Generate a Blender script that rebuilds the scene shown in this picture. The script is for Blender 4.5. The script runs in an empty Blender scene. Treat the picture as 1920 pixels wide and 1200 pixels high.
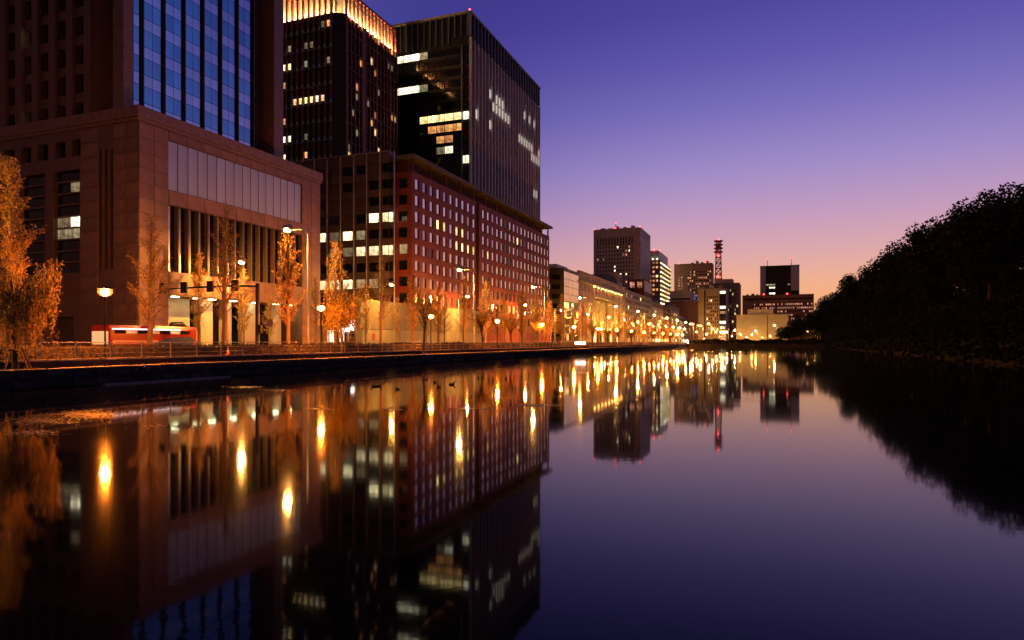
import bpy, math, random
from mathutils import Vector, Matrix
rnd = random.Random(11)
sc = bpy.context.scene
col = sc.collection
PI = math.pi

# ------------------------------------------------------------------ camera
# world: +Y runs along the street and the moat, +X to the right, water at z = 0
F, HZ, EYE = 1260.0, 640.0, 3.0
TH = math.atan2(480, F)
cd = bpy.data.cameras.new('camera'); cam = bpy.data.objects.new('camera', cd); col.objects.link(cam)
cam.location = (0, 0, EYE); cam.rotation_euler = (PI/2, 0, TH)
cd.sensor_fit = 'HORIZONTAL'; cd.sensor_width = 36; cd.lens = 36*F/1920; cd.shift_y = 40/1920
cd.clip_start = 0.1; cd.clip_end = 12000
sc.camera = cam

# ------------------------------------------------------------------ sky (dusk, sun just below the horizon)
def lin(c):
    return tuple((v/255/12.92 if v/255 <= .04045 else ((v/255+.055)/1.055)**2.4) for v in c)
w = bpy.data.worlds.new('World'); sc.world = w; w.use_nodes = True
nt = w.node_tree; nt.nodes.clear()
N = nt.nodes.new; L = nt.links.new
tc = N('ShaderNodeTexCoord'); nrm = N('ShaderNodeVectorMath'); nrm.operation = 'NORMALIZE'; L(tc.outputs['Generated'], nrm.inputs[0])
sx = N('ShaderNodeSeparateXYZ'); L(nrm.outputs[0], sx.inputs[0])
dt = N('ShaderNodeVectorMath'); dt.operation = 'DOT_PRODUCT'; L(nrm.outputs[0], dt.inputs[0])
AZ = math.radians(5.0); dt.inputs[1].default_value = (math.sin(AZ), math.cos(AZ), 0)
def ramp(stops):
    r = N('ShaderNodeValToRGB'); e = r.color_ramp.elements
    while len(e) < len(stops): e.new(.5)
    for k, (p, c) in enumerate(stops):
        e[k].position = p; e[k].color = (*lin(c), 1)
    L(sx.outputs['Z'], r.inputs[0]); return r
near = ramp([(0, (246,148,84)), (.045, (252,174,112)), (.085, (240,176,146)), (.125, (220,168,172)), (.174, (196,156,190)),
             (.235, (162,142,200)), (.31, (126,114,190)), (.37, (102,93,178)), (.43, (86,78,164)), (.6, (56,54,130)), (1, (34,38,98))])
mid = ramp([(0, (206,140,124)), (.06, (186,138,146)), (.13, (148,118,158)), (.2, (114,98,162)), (.3, (86,77,156)), (.42, (64,56,140)), (.6, (46,45,118)), (1, (34,38,96))])
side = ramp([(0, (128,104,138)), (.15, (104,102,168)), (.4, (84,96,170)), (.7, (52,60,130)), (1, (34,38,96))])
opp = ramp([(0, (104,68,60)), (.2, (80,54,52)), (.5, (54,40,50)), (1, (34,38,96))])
def mrange(a, b):
    m = N('ShaderNodeMapRange'); m.interpolation_type = 'SMOOTHSTEP'
    m.inputs['From Min'].default_value = a; m.inputs['From Max'].default_value = b
    L(dt.outputs['Value'], m.inputs['Value']); return m
def wmix(fac, a, b):
    m = N('ShaderNodeMix'); m.data_type = 'RGBA'; L(fac, m.inputs[0]); L(a, m.inputs[6]); L(b, m.inputs[7]); return m.outputs[2]
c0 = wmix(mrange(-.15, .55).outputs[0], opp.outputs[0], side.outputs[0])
c1 = wmix(mrange(.5, .82).outputs[0], c0, mid.outputs[0])
c2 = wmix(mrange(.74, .995).outputs[0], c1, near.outputs[0])
bg = N('ShaderNodeBackground'); L(c2, bg.inputs[0]); bg.inputs[1].default_value = 1.0
ow = N('ShaderNodeOutputWorld'); L(bg.outputs[0], ow.inputs[0])

vs = sc.view_settings; vs.view_transform = 'Standard'; vs.look = 'None'; vs.exposure = 0; vs.gamma = 1
sc.cycles.use_denoising = True
sc.cycles.max_bounces = 6; sc.cycles.diffuse_bounces = 2; sc.cycles.glossy_bounces = 4
sc.cycles.transparent_max_bounces = 16; sc.cycles.sample_clamp_indirect = 6; sc.cycles.use_light_tree = True
sc.cycles.caustics_reflective = False; sc.cycles.caustics_refractive = False

# ------------------------------------------------------------------ pixel -> place
def ang(px): return TH - math.atan((px-960)/F)            # angle left of the street direction
def Yon(px, X): return -X/math.tan(ang(px))                # where a pixel column meets the plane X
def Xon(px, Y): return -Y*math.tan(ang(px))                # where it meets the plane Y
def dep(X, Y): return -X*math.sin(TH) + Y*math.cos(TH)
def Zat(py, X, Y): return EYE + (HZ-py)*dep(X, Y)/F

# ------------------------------------------------------------------ materials
MATS = {}
def mat(name, c=(.5,.5,.5), rough=.7, metal=0, emit=None, es=0, var=.18, scale=2., bump=0., spec=None, rnd_es=0., stretch=None, sample=True, transl=0., pr=0.):
    if name in MATS: return MATS[name]
    m = bpy.data.materials.new(name); m.use_nodes = True; t = m.node_tree; n = t.nodes; l = t.links
    p = n['Principled BSDF']; p.inputs['Roughness'].default_value = rough; p.inputs['Metallic'].default_value = metal
    if spec is not None: p.inputs['Specular IOR Level'].default_value = spec
    co = n.new('ShaderNodeTexCoord'); src = co.outputs['Object']
    if stretch:
        mp = n.new('ShaderNodeMapping'); mp.inputs['Scale'].default_value = stretch; l.new(src, mp.inputs[0]); src = mp.outputs[0]
    no = n.new('ShaderNodeTexNoise'); no.inputs['Scale'].default_value = scale; no.inputs['Detail'].default_value = 5; l.new(src, no.inputs['Vector'])
    cr = n.new('ShaderNodeValToRGB'); e = cr.color_ramp.elements
    e[0].position = .3; e[1].position = .7
    e[0].color = (*[max(0, v*(1-var)) for v in c], 1); e[1].color = (*[min(1, v*(1+var)) for v in c], 1)
    l.new(no.outputs['Fac'], cr.inputs[0])
    if pr:
        oi_ = n.new('ShaderNodeObjectInfo'); hv = n.new('ShaderNodeHueSaturation'); mv = n.new('ShaderNodeMapRange')
        mv.inputs['To Min'].default_value = 1-pr; mv.inputs['To Max'].default_value = 1+pr
        l.new(oi_.outputs['Random'], mv.inputs['Value']); l.new(mv.outputs[0], hv.inputs['Value']); l.new(cr.outputs[0], hv.inputs['Color']); l.new(hv.outputs[0], p.inputs['Base Color'])
    else: l.new(cr.outputs[0], p.inputs['Base Color'])
    if bump:
        b = n.new('ShaderNodeBump'); b.inputs['Strength'].default_value = bump; b.inputs['Distance'].default_value = .05
        l.new(no.outputs['Fac'], b.inputs['Height']); l.new(b.outputs[0], p.inputs['Normal'])
    if emit:
        p.inputs['Emission Color'].default_value = (*emit, 1); p.inputs['Emission Strength'].default_value = es
        if rnd_es:
            oi = n.new('ShaderNodeObjectInfo'); mr = n.new('ShaderNodeMapRange')
            mr.inputs['To Min'].default_value = es*(1-rnd_es); mr.inputs['To Max'].default_value = es*(1+rnd_es)
            l.new(oi.outputs['Random'], mr.inputs['Value'])
            mm = n.new('ShaderNodeMath'); mm.operation = 'MULTIPLY'
            m2 = n.new('ShaderNodeMapRange'); m2.inputs['From Min'].default_value = .35; m2.inputs['From Max'].default_value = .65
            m2.inputs['To Min'].default_value = .45; m2.inputs['To Max'].default_value = 1.4
            l.new(no.outputs['Fac'], m2.inputs['Value']); l.new(mr.outputs[0], mm.inputs[0]); l.new(m2.outputs[0], mm.inputs[1])
            sp = n.new('ShaderNodeSeparateXYZ'); l.new(co.outputs['Object'], sp.inputs[0])
            def M(op, a, b=None):
                q = n.new('ShaderNodeMath'); q.operation = op
                for i_, v_ in enumerate((a, b)):
                    if v_ is None: continue
                    if isinstance(v_, (int, float)): q.inputs[i_].default_value = v_
                    else: l.new(v_, q.inputs[i_])
                return q.outputs[0]
            u_ = M('MULTIPLY', M('ADD', M('ADD', sp.outputs[0], sp.outputs[1]), .5), 3.0)
            bar = M('ADD', M('MULTIPLY', M('GREATER_THAN', M('FRACT', u_), .09), .85), .15)
            wn = n.new('ShaderNodeTexWhiteNoise'); wn.noise_dimensions = '2D'; cx_ = n.new('ShaderNodeCombineXYZ'); l.new(M('FLOOR', u_), cx_.inputs[0]); l.new(oi.outputs['Random'], cx_.inputs[1]); l.new(cx_.outputs[0], wn.inputs['Vector'])
            bl = M('ADD', M('MULTIPLY', wn.outputs['Value'], .8), .45)
            l.new(M('MULTIPLY', mm.outputs[0], M('MULTIPLY', bar, bl)), p.inputs['Emission Strength'])
        if not sample: m.cycles.emission_sampling = 'NONE'
    if transl:
        tl = n.new('ShaderNodeBsdfTranslucent'); mx_ = n.new('ShaderNodeMixShader'); mx_.inputs[0].default_value = transl
        l.new(cr.outputs[0], tl.inputs[0]); l.new(p.outputs[0], mx_.inputs[1]); l.new(tl.outputs[0], mx_.inputs[2])
        l.new(mx_.outputs[0], n['Material Output'].inputs[0])
    MATS[name] = m; return m

granite = mat('brown_granite', (.28,.142,.108), .55, var=.22, scale=1.4, pr=.16, bump=.05)
granite2 = mat('brown_granite_wall', (.20,.10,.075), .6, var=.15, scale=.5)
darkstone = mat('dark_granite', (.12,.07,.055), .6)
glass_v = mat('blue_vision_glass', (.33,.64,.70), .04, 1, pr=.14, var=.12, scale=.6)
glass_s = mat('pale_spandrel_glass', (.82,.88,.84), .10, 1, pr=.08, var=.1, scale=.6)
glass_mid = mat('mid_tone_window_glass', (.5,.44,.44), .15, .9, var=.15, scale=2)  # duller pane tone, given to windows at random
pale_b = mat('pale_blind_panel', (.72,.70,.72), .3, .25, var=.06, scale=.8)
glass_d = mat('dark_glass', (.012,.013,.016), .08, 0, var=.3)
glass_sky = mat('office_window_glass', (.9,.76,.66), .12, .95, pr=.14, var=.14, scale=1.5)
panel_pale = mat('pale_metal_panel', (.52,.53,.56), .38, .35, pr=.08, var=.1, scale=.7, stretch=(1,1,.2))
fin_dark = mat('dark_bronze_fin', (.045,.028,.025), .45, .3)
brick = mat('red_brick', (.25,.045,.03), .75, var=.2, scale=1.3, bump=.08)
brick_d = mat('dark_red_brick', (.14,.032,.025), .75, var=.2, scale=1.3)
concrete = mat('weathered_concrete', (.34,.31,.28), .8, var=.14, scale=.5)
cream = mat('cream_stone', (.48,.40,.30), .75, var=.12, scale=.5)
beige = mat('beige_precast', (.78,.57,.46), .75, var=.1, scale=.2)
brownpc = mat('brown_precast', (.42,.20,.13), .75, var=.15, scale=.2)
greyst = mat('grey_stone', (.33,.29,.25), .8, var=.15, scale=.4)
whitew = mat('white_render', (.62,.58,.5), .8, var=.08, scale=.3)
screen_m = mat('bronze_tinted_wall', (.15,.095,.06), .6, var=.12, scale=.5)
black_m = mat('black_metal', (.02,.018,.016), .45, .4)
steel = mat('galvanised_steel', (.30,.30,.31), .45, .7, var=.12, scale=3)
railm = mat('railing_steel', (.26,.24,.22), .5, .2)
orange_p = mat('orange_plastic', (.75,.2,.03), .5)
redp = mat('red_paint', (.26,.014,.012), .3, var=.08)
whitep = mat('white_paint', (.75,.75,.75), .35, var=.05)
bluep = mat('navy_print', (.03,.045,.14), .4)
asphalt = mat('asphalt', (.05,.05,.052), .75, var=.25, scale=6, bump=.15)
paving = mat('paving', (.20,.17,.14), .8, var=.25, scale=1.2, bump=.1)
kerbst = mat('kerb_stone', (.30,.26,.22), .85, var=.35, scale=2.2, bump=.3)
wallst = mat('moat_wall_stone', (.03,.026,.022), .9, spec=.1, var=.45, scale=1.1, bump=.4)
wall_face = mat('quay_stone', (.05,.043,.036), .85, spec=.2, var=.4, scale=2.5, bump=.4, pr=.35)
earth = mat('earth', (.018,.016,.011), .95, spec=.1, var=.3, scale=.3)
bark = mat('bark', (.22,.145,.10), .9, var=.35, scale=6, bump=.3, stretch=(1,1,.25))
bark_d = mat('dark_bark', (.06,.042,.032), .9, var=.35, scale=6, stretch=(1,1,.25))
leaf_g = mat('ginkgo_leaf', (.60,.36,.08), .7, transl=.45, spec=.2, var=.35, scale=1.5)
leaf_o = mat('russet_leaf', (.52,.27,.08), .7, transl=.45, spec=.2, var=.4, scale=1.2)
leaf_w = mat('willow_leaf', (.36,.24,.07), .7, transl=.45, spec=.2, var=.4, scale=1.5)
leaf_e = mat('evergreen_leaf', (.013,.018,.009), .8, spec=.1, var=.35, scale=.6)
leaf_h = mat('hedge_leaf', (.042,.032,.018), .6, spec=.3, var=.5, scale=4)
lit_w = mat('lit_office_window', (.8,.8,.7), .5, emit=(1,.92,.62), es=2.6, rnd_es=.5, scale=2.6, sample=False)
lit_y = mat('lit_warm_window', (.8,.7,.4), .5, emit=(1,.74,.30), es=2.2, rnd_es=.5, scale=2.6, sample=False)
lit_a = mat('lit_amber_window', (.8,.5,.2), .5, emit=(1,.42,.12), es=1.2, rnd_es=.6, scale=3., sample=False)
lit_dim = mat('dim_lit_window', (.5,.45,.35), .5, emit=(1,.85,.5), es=.28, rnd_es=.6, scale=2.6, sample=False)
lit_r = mat('lit_pink_window', (.5,.25,.2), .5, emit=(1,.42,.24), es=.85, rnd_es=.6, scale=2.6, sample=False)
lit_b = mat('lit_blue_window', (.2,.2,.8), .5, emit=(.22,.3,1), es=.9, rnd_es=.5, sample=False)
uplight_m = mat('uplight', (.9,.7,.4), .5, emit=(1,.60,.2), es=230)
soffit_m = mat('soffit_light', (.9,.9,.7), .5, emit=(.95,1,.55), es=26)
cornlight = mat('cornice_strip', (.9,.7,.4), .5, emit=(1,.42,.10), es=45)
columnlight = mat('column_uplight', (.9,.8,.5), .5, emit=(1,.62,.11), es=900)
bulb_o = mat('sodium_bulb', (1,.6,.3), .4, emit=(1,.26,.025), es=7500)
bulb_y = mat('street_lamp_lens', (1,.8,.5), .4, emit=(1,.41,.07), es=5600)
bulb_j = mat('junction_lamp_lens', (1,.8,.5), .4, emit=(1,.46,.10), es=1000)
bulb_w = mat('white_lamp_lens', (1,.9,.7), .4, emit=(1,.86,.55), es=150)
red_bulb = mat('red_beacon', (1,.1,.1), .4, emit=(1,.05,.04), es=11, sample=False)
led_board = mat('lit_board', (.9,.9,.9), .4, emit=(1,.95,.85), es=3.5)
head_m = mat('headlight_lens', (.9,.9,.9), .3, emit=(1,.85,.6), es=900)
tail_m = mat('tail_light_lens', (.8,.05,.02), .3, emit=(1,.14,.03), es=12)

gm = bpy.data.materials.new('frosted_globe'); gm.use_nodes = True; t = gm.node_tree; t.nodes.clear()
go_ = t.nodes.new('ShaderNodeOutputMaterial'); gx = t.nodes.new('ShaderNodeMixShader'); gx.inputs[0].default_value = .5
gt = t.nodes.new('ShaderNodeBsdfTransparent'); gt.inputs[0].default_value = (1,.85,.6,1); ge = t.nodes.new('ShaderNodeEmission'); ge.inputs[0].default_value = (1,.30,.03,1); ge.inputs[1].default_value = 2.8
t.links.new(gt.outputs[0], gx.inputs[1]); t.links.new(ge.outputs[0], gx.inputs[2]); t.links.new(gx.outputs[0], go_.inputs[0]); gm.cycles.emission_sampling = 'NONE'

# water: mirror-still, long thin ripple bands, dark body
wm = bpy.data.materials.new('moat_water'); wm.use_nodes = True; t = wm.node_tree; n = t.nodes; l = t.links
p = n['Principled BSDF']; p.inputs['Base Color'].default_value = (.003, .003, .004, 1); p.inputs['IOR'].default_value = 1.22
co = n.new('ShaderNodeTexCoord'); mp = n.new('ShaderNodeMapping'); mp.inputs['Scale'].default_value = (.09, .05, 1); l.new(co.outputs['Object'], mp.inputs[0])
n1 = n.new('ShaderNodeTexNoise'); n1.inputs['Scale'].default_value = 1.; n1.inputs['Detail'].default_value = 4; l.new(mp.outputs[0], n1.inputs['Vector'])
mr = n.new('ShaderNodeMapRange'); mr.inputs['From Min'].default_value = .35; mr.inputs['From Max'].default_value = .75
mr.inputs['To Min'].default_value = .034; mr.inputs['To Max'].default_value = .06; l.new(n1.outputs['Fac'], mr.inputs['Value']); l.new(mr.outputs[0], p.inputs['Roughness'])
n2 = n.new('ShaderNodeTexNoise'); n2.inputs['Scale'].default_value = 1.6; n2.inputs['Detail'].default_value = 3; l.new(co.outputs['Object'], n2.inputs['Vector'])
bp = n.new('ShaderNodeBump'); bp.inputs['Strength'].default_value = .012; bp.inputs['Distance'].default_value = .1
mp3 = n.new('ShaderNodeMapping'); mp3.inputs['Scale'].default_value = (.05, .022, 1); mp3.inputs['Location'].default_value = (3.3, 1.2, 0); l.new(co.outputs['Object'], mp3.inputs[0])
n3 = n.new('ShaderNodeTexNoise'); n3.inputs['Scale'].default_value = 2.2; n3.inputs['Detail'].default_value = 5; l.new(mp3.outputs[0], n3.inputs['Vector'])
ms3 = n.new('ShaderNodeMapRange'); ms3.inputs['From Min'].default_value = .58; ms3.inputs['From Max'].default_value = .68; ms3.inputs['To Min'].default_value = .006; ms3.inputs['To Max'].default_value = .07
l.new(n3.outputs['Fac'], ms3.inputs['Value']); l.new(ms3.outputs[0], bp.inputs['Strength']); n2.inputs['Scale'].default_value = 2.4
l.new(n2.outputs['Fac'], bp.inputs['Height']); l.new(bp.outputs[0], p.inputs['Normal'])

# ------------------------------------------------------------------ builders
class MB:
    def __init__(s): s.v = []; s.f = []; s.m = []
    def quad(s, pts, mi=0):
        b = len(s.v); s.v += [tuple(q) for q in pts]; s.f.append(tuple(range(b, b+len(pts)))); s.m.append(mi)
    def box(s, x0, x1, y0, y1, z0, z1, mi=0):
        b = len(s.v); s.v += [(x, y, z) for z in (z0, z1) for y in (y0, y1) for x in (x0, x1)]
        for q in ((0,2,3,1), (4,5,7,6), (0,1,5,4), (2,6,7,3), (0,4,6,2), (1,3,7,5)):
            s.f.append(tuple(b+i for i in q)); s.m.append(mi)
        return s
    def tube(s, pts, rad, n=6, mi=0, cap=True):
        pts = [Vector(q) for q in pts]; rings = []
        for i, q in enumerate(pts):
            d = (pts[min(i+1, len(pts)-1)] - pts[max(i-1, 0)])
            d = d.normalized() if d.length > 1e-9 else Vector((0,0,1))
            u = d.cross(Vector((0,1,0)) if abs(d.y) < .9 else Vector((1,0,0))).normalized(); v = d.cross(u)
            b = len(s.v)
            for k in range(n):
                a = 2*PI*k/n; s.v.append(tuple(q + (u*math.cos(a) + v*math.sin(a))*rad[i]))
            rings.append(b)
        for a, b in zip(rings, rings[1:]):
            for k in range(n):
                k2 = (k+1) % n; s.f.append((a+k, a+k2, b+k2, b+k)); s.m.append(mi)
        if cap:
            s.f.append(tuple(rings[0]+k for k in reversed(range(n)))); s.m.append(mi)
            s.f.append(tuple(rings[-1]+k for k in range(n))); s.m.append(mi)
        return s
    def lathe(s, prof, n=12, mi=0, c=(0,0,0)):
        return s.tube([(c[0], c[1], c[2]+z) for r, z in prof], [r for r, z in prof], n, mi)
    def leaf(s, q, size, mi=0, droop=0., asp=.6):
        a = rnd.uniform(0, 2*PI); b = rnd.uniform(-1, 1) - droop
        u = Vector((math.cos(a)*math.cos(b), math.sin(a)*math.cos(b), math.sin(b)))
        v = u.cross(Vector((rnd.uniform(-1,1), rnd.uniform(-1,1), rnd.uniform(-1,1)))).normalized()*asp*size*.5
        u *= size; q = Vector(q)
        s.quad((q, q+u*.5+v, q+u, q+u*.5-v), mi)
    def mesh(s, name, mats, smooth=False):
        me = bpy.data.meshes.new(name); me.from_pydata(s.v, [], s.f)
        for m in (mats if isinstance(mats, (list, tuple)) else [mats]): me.materials.append(m)
        me.polygons.foreach_set('material_index', s.m)
        if smooth: me.polygons.foreach_set('use_smooth', [True]*len(s.f))
        me.update(); return me
    def build(s, name, mats, parent=None, smooth=False, loc=None):
        """world-coordinate geometry, re-based on its parent (or on loc)"""
        base = Vector(loc if loc is not None else (worldloc(parent) if parent else (0,0,0)))
        s.v = [(a-base.x, b-base.y, c-base.z) for a, b, c in s.v]
        o = bpy.data.objects.new(name, s.mesh(name, mats, smooth)); col.objects.link(o); o.parent = parent
        if not parent: o.location = base
        return o
def worldloc(o):
    v = Vector((0,0,0))
    while o: v += o.location; o = o.parent
    return v
def tag(o, label=None, cat=None, group=None, kind=None):
    for k, x in (('label', label), ('category', cat), ('group', group), ('kind', kind)):
        if x: o[k] = x
    return o
def thing(name, label, cat, loc=(0,0,0), rotz=0, group=None, scale=1):
    o = bpy.data.objects.new(name, None); col.objects.link(o); o.location = loc; o.rotation_euler = (0,0,rotz)
    if scale != 1: o.scale = (scale,)*3 if not isinstance(scale, tuple) else scale
    o.empty_display_size = .3
    return tag(o, label, cat, group)
CUBES = {}
def piece(name, m, parent, x0, x1, y0, y1, z0, z1, jit=0):
    """one block-like piece (pane, panel, slat) of its own, sharing one mesh per material"""
    if m.name not in CUBES: CUBES[m.name] = MB().box(-.5,.5,-.5,.5,-.5,.5).mesh('piece_'+m.name, m)
    o = bpy.data.objects.new(name, CUBES[m.name]); col.objects.link(o); o.parent = parent
    o.location = Vector(((x0+x1)/2, (y0+y1)/2, (z0+z1)/2)) - worldloc(parent)
    o.scale = (abs(x1-x0), abs(y1-y0), abs(z1-z0))
    if jit: o.rotation_euler = (rnd.uniform(-jit, jit)*.3, rnd.uniform(-jit, jit), rnd.uniform(-jit, jit))
    return o
def fpiece(name, m, parent, ax, c, a0, a1, z0, z1, t0, t1, jit=0):
    """piece on a facade: ax 'x' = plane X=c facing +X, ax 'y' = plane Y=c facing -Y; t = metres behind the plane"""
    if ax == 'x': return piece(name, m, parent, c-t1, c-t0, a0, a1, z0, z1, jit)
    return piece(name, m, parent, a0, a1, c+t0, c+t1, z0, z1, jit)
def wall(mb, ax, c, a0, a1, z0, z1, ops=(), d=.3, mi=0, mr=0):
    P = (lambda a, z, t: (c-t, a, z)) if ax == 'x' else (lambda a, z, t: (a, c+t, z))
    A = sorted({a0, a1, *[v for o in ops for v in o[:2]]}); Z = sorted({z0, z1, *[v for o in ops for v in o[2:4]]})
    A = [a for a in A if a0 <= a <= a1]; Z = [z for z in Z if z0 <= z <= z1]
    for i in range(len(A)-1):
        for j in range(len(Z)-1):
            ca, cz = (A[i]+A[i+1])/2, (Z[j]+Z[j+1])/2
            if any(o[0] < ca < o[1] and o[2] < cz < o[3] for o in ops): continue
            mb.quad((P(A[i],Z[j],0), P(A[i+1],Z[j],0), P(A[i+1],Z[j+1],0), P(A[i],Z[j+1],0)), mi)
    for o in ops:
        b0, b1, y0, y1 = o[:4]
        mb.quad((P(b0,y0,0), P(b0,y1,0), P(b0,y1,d), P(b0,y0,d)), mr); mb.quad((P(b1,y0,0), P(b1,y0,d), P(b1,y1,d), P(b1,y1,0)), mr)
        mb.quad((P(b0,y0,0), P(b0,y0,d), P(b1,y0,d), P(b1,y0,0)), mr); mb.quad((P(b0,y1,0), P(b1,y1,0), P(b1,y1,d), P(b0,y1,d)), mr)
def shell(mb, x0, x1, y0, y1, z0, z1, mi=0, front=False, side=False):
    """rear walls and roof of a block; front (+X) and side (-Y) only on request"""
    mb.quad(((x0,y0,z0), (x0,y1,z0), (x0,y1,z1), (x0,y0,z1)), mi); mb.quad(((x0,y1,z0), (x1,y1,z0), (x1,y1,z1), (x0,y1,z1)), mi)
    mb.quad(((x0,y0,z1), (x1,y0,z1), (x1,y1,z1), (x0,y1,z1)), mi)
    if front: mb.quad(((x1,y0,z0), (x1,y1,z0), (x1,y1,z1), (x1,y0,z1)), mi)
    if side: mb.quad(((x0,y0,z0), (x1,y0,z0), (x1,y0,z1), (x0,y0,z1)), mi)
ORD = ['first','second','third','fourth','fifth','sixth','seventh','eighth','ninth','tenth','eleventh','twelfth','thirteenth','fourteenth','fifteenth','sixteenth',
       'seventeenth','eighteenth','nineteenth','twentieth'] + ['twenty-'+q for q in ('first','second','third','fourth','fifth','sixth','seventh','eighth','ninth')] + ['thirtieth'] + \
      ['thirty-'+q for q in ('first','second','third','fourth','fifth','sixth','seventh','eighth','ninth')] + ['fortieth']

# ------------------------------------------------------------------ setting: ground, moat, road
GZ, WZ = 1.60, 1.75                      # street level, path level beside the moat
WX, RX, YE, YN = -42.5, 29.0, 392.0, 0.9   # moat: left wall, right bank, far end, near end
g = MB()
E = 6000
for x0, x1, y0, y1 in ((-E, -44.0, -400, E), (-44.0, E, YE+1.5, E), (-44.0, E, -400, YN), (70, E, YN, YE+1.5)):
    g.quad(((x0,y0,GZ-.12), (x1,y0,GZ-.12), (x1,y1,GZ-.12), (x0,y1,GZ-.12)))
tag(g.build('ground', earth), 'bare earth ground under the city', kind='structure')
b = MB(); b.quad(((-46,-60,0), (45,-60,0), (45,400,0), (-46,400,0)))
tag(b.build('water', wm), 'still dark moat water mirroring the city', kind='structure')
b = MB(); b.quad(((-46,-60,-1.4), (45,-60,-1.4), (45,400,-1.4), (-46,400,-1.4)))
tag(b.build('moat_bed', earth), 'muddy bed of the moat', kind='structure')
# stepped left bank
b = MB()
b.box(-43.8, WX, -60, YE, -1.3, 1.22)
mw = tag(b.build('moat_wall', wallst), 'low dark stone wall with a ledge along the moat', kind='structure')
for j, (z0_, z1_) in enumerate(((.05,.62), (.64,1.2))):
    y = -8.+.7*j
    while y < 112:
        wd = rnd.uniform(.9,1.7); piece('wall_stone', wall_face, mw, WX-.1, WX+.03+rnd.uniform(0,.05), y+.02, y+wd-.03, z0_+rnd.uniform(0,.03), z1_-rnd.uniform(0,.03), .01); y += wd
led = MB()
y = -20.
while y < YE:
    y2 = min(YE, y + (2.4 if y < 120 else 9)); led.box(-43.75, WX+.05+rnd.uniform(-.02,.02), y+.02, y2-.02, 1.222, 1.25+rnd.uniform(0,.03)); y = y2
led.build('coping_stones', kerbst, mw)['kind'] = 'stuff'
gr = MB()
for i in range(9000):
    y = -8 + 200*rnd.random()**1.8; e = rnd.random()
    q = (WX + rnd.uniform(-.1,.14), y, rnd.uniform(.95,1.27)) if e < .55 else ((-43.75+rnd.uniform(-.08,.5), y, 1.26) if e < .85 else (WX+rnd.uniform(0,.06), y, rnd.uniform(.1,1.1)))
    gr.leaf(q, rnd.uniform(.06,.22), 0, -.6, .35)
tag(gr.build('grass', mat('dry_grass', (.16,.12,.05), .8, var=.4, scale=3)), 'dry grass and fallen leaves along the moat ledge', 'grass', kind='stuff')
b = MB(); b.box(-44.3, -43.8, -60, YE, .5, 1.70)
kb = tag(b.build('kerb', wallst), 'raised stone kerb at the edge of the path', kind='structure')
km = MB().box(-.26,.26,-.98,.98,0,.12).mesh('kerb_stone', kerbst)
for i in range(110):
    o = bpy.data.objects.new('kerb_stone', km); col.objects.link(o); o.parent = kb; o.location = (-44.04+rnd.uniform(-.015,.015), -10+i*2., 1.69+rnd.uniform(-.01,.01))
b = MB().box(-44.2,-43.79, 210, YE, 1.69, 1.81); b.build('far_kerb_stones', kerbst, kb)['kind'] = 'stuff'
b = MB(); b.box(-52.2, -44.3, -200, YE+60, 1.4, WZ-.02); tag(b.build('path', paving), 'paved waterside path behind the railing', kind='structure')
b = MB(); b.box(-76.5, -52.2, -300, 1400, 1.3, GZ-.1); rd = tag(b.build('road', asphalt), 'wide asphalt avenue beside the moat', kind='structure')
mk = MB().box(-.07,.07,-2.5,2.5,0,.004).mesh('lane_marking', whitep)
for X in (-56.3,-60.3,-64.3,-68.3,-72.3):
    for i in range(24):
        o = bpy.data.objects.new('lane_marking', mk); col.objects.link(o); o.parent = rd; o.location = (X, 8+i*10, GZ-.098)
b = MB(); b.box(-80.2, -76.5, -300, 1000, 1.3, GZ); tag(b.build('pavement', paving), 'pavement in front of the office buildings', kind='structure')
b = MB(); b.box(-76.5, -76.3, -300, 1000, 1.3, GZ+.03); tag(b.build('street_kerb', kerbst), 'granite street kerb along the pavement', kind='structure')
# far end of the moat and the near end under the camera
b = MB(); b.box(-44, 75, YE, YE+1.5, -1.3, 1.62); tag(b.build('far_moat_wall', wallst), 'dark stone wall closing the far end of the moat', kind='structure')
b = MB(); b.box(-44, 75, -3, YN, -1.3, 1.40); tag(b.build('near_bank', wallst), 'stone bank under the viewer', kind='structure')
# flat stone at the waterline of the left wall
lg = thing('footing_stone', 'long flat stone footing at the waterline below the orange lamp', 'stone', (-42.2, 33, 0))
for i in range(6):
    y0 = Yon(200, -42) + i*1.9; piece('stone', kerbst, lg, -42.49, -42.05+rnd.uniform(-.08,.05), y0, y0+1.86, -.2, .10+rnd.uniform(0,.03))

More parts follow.
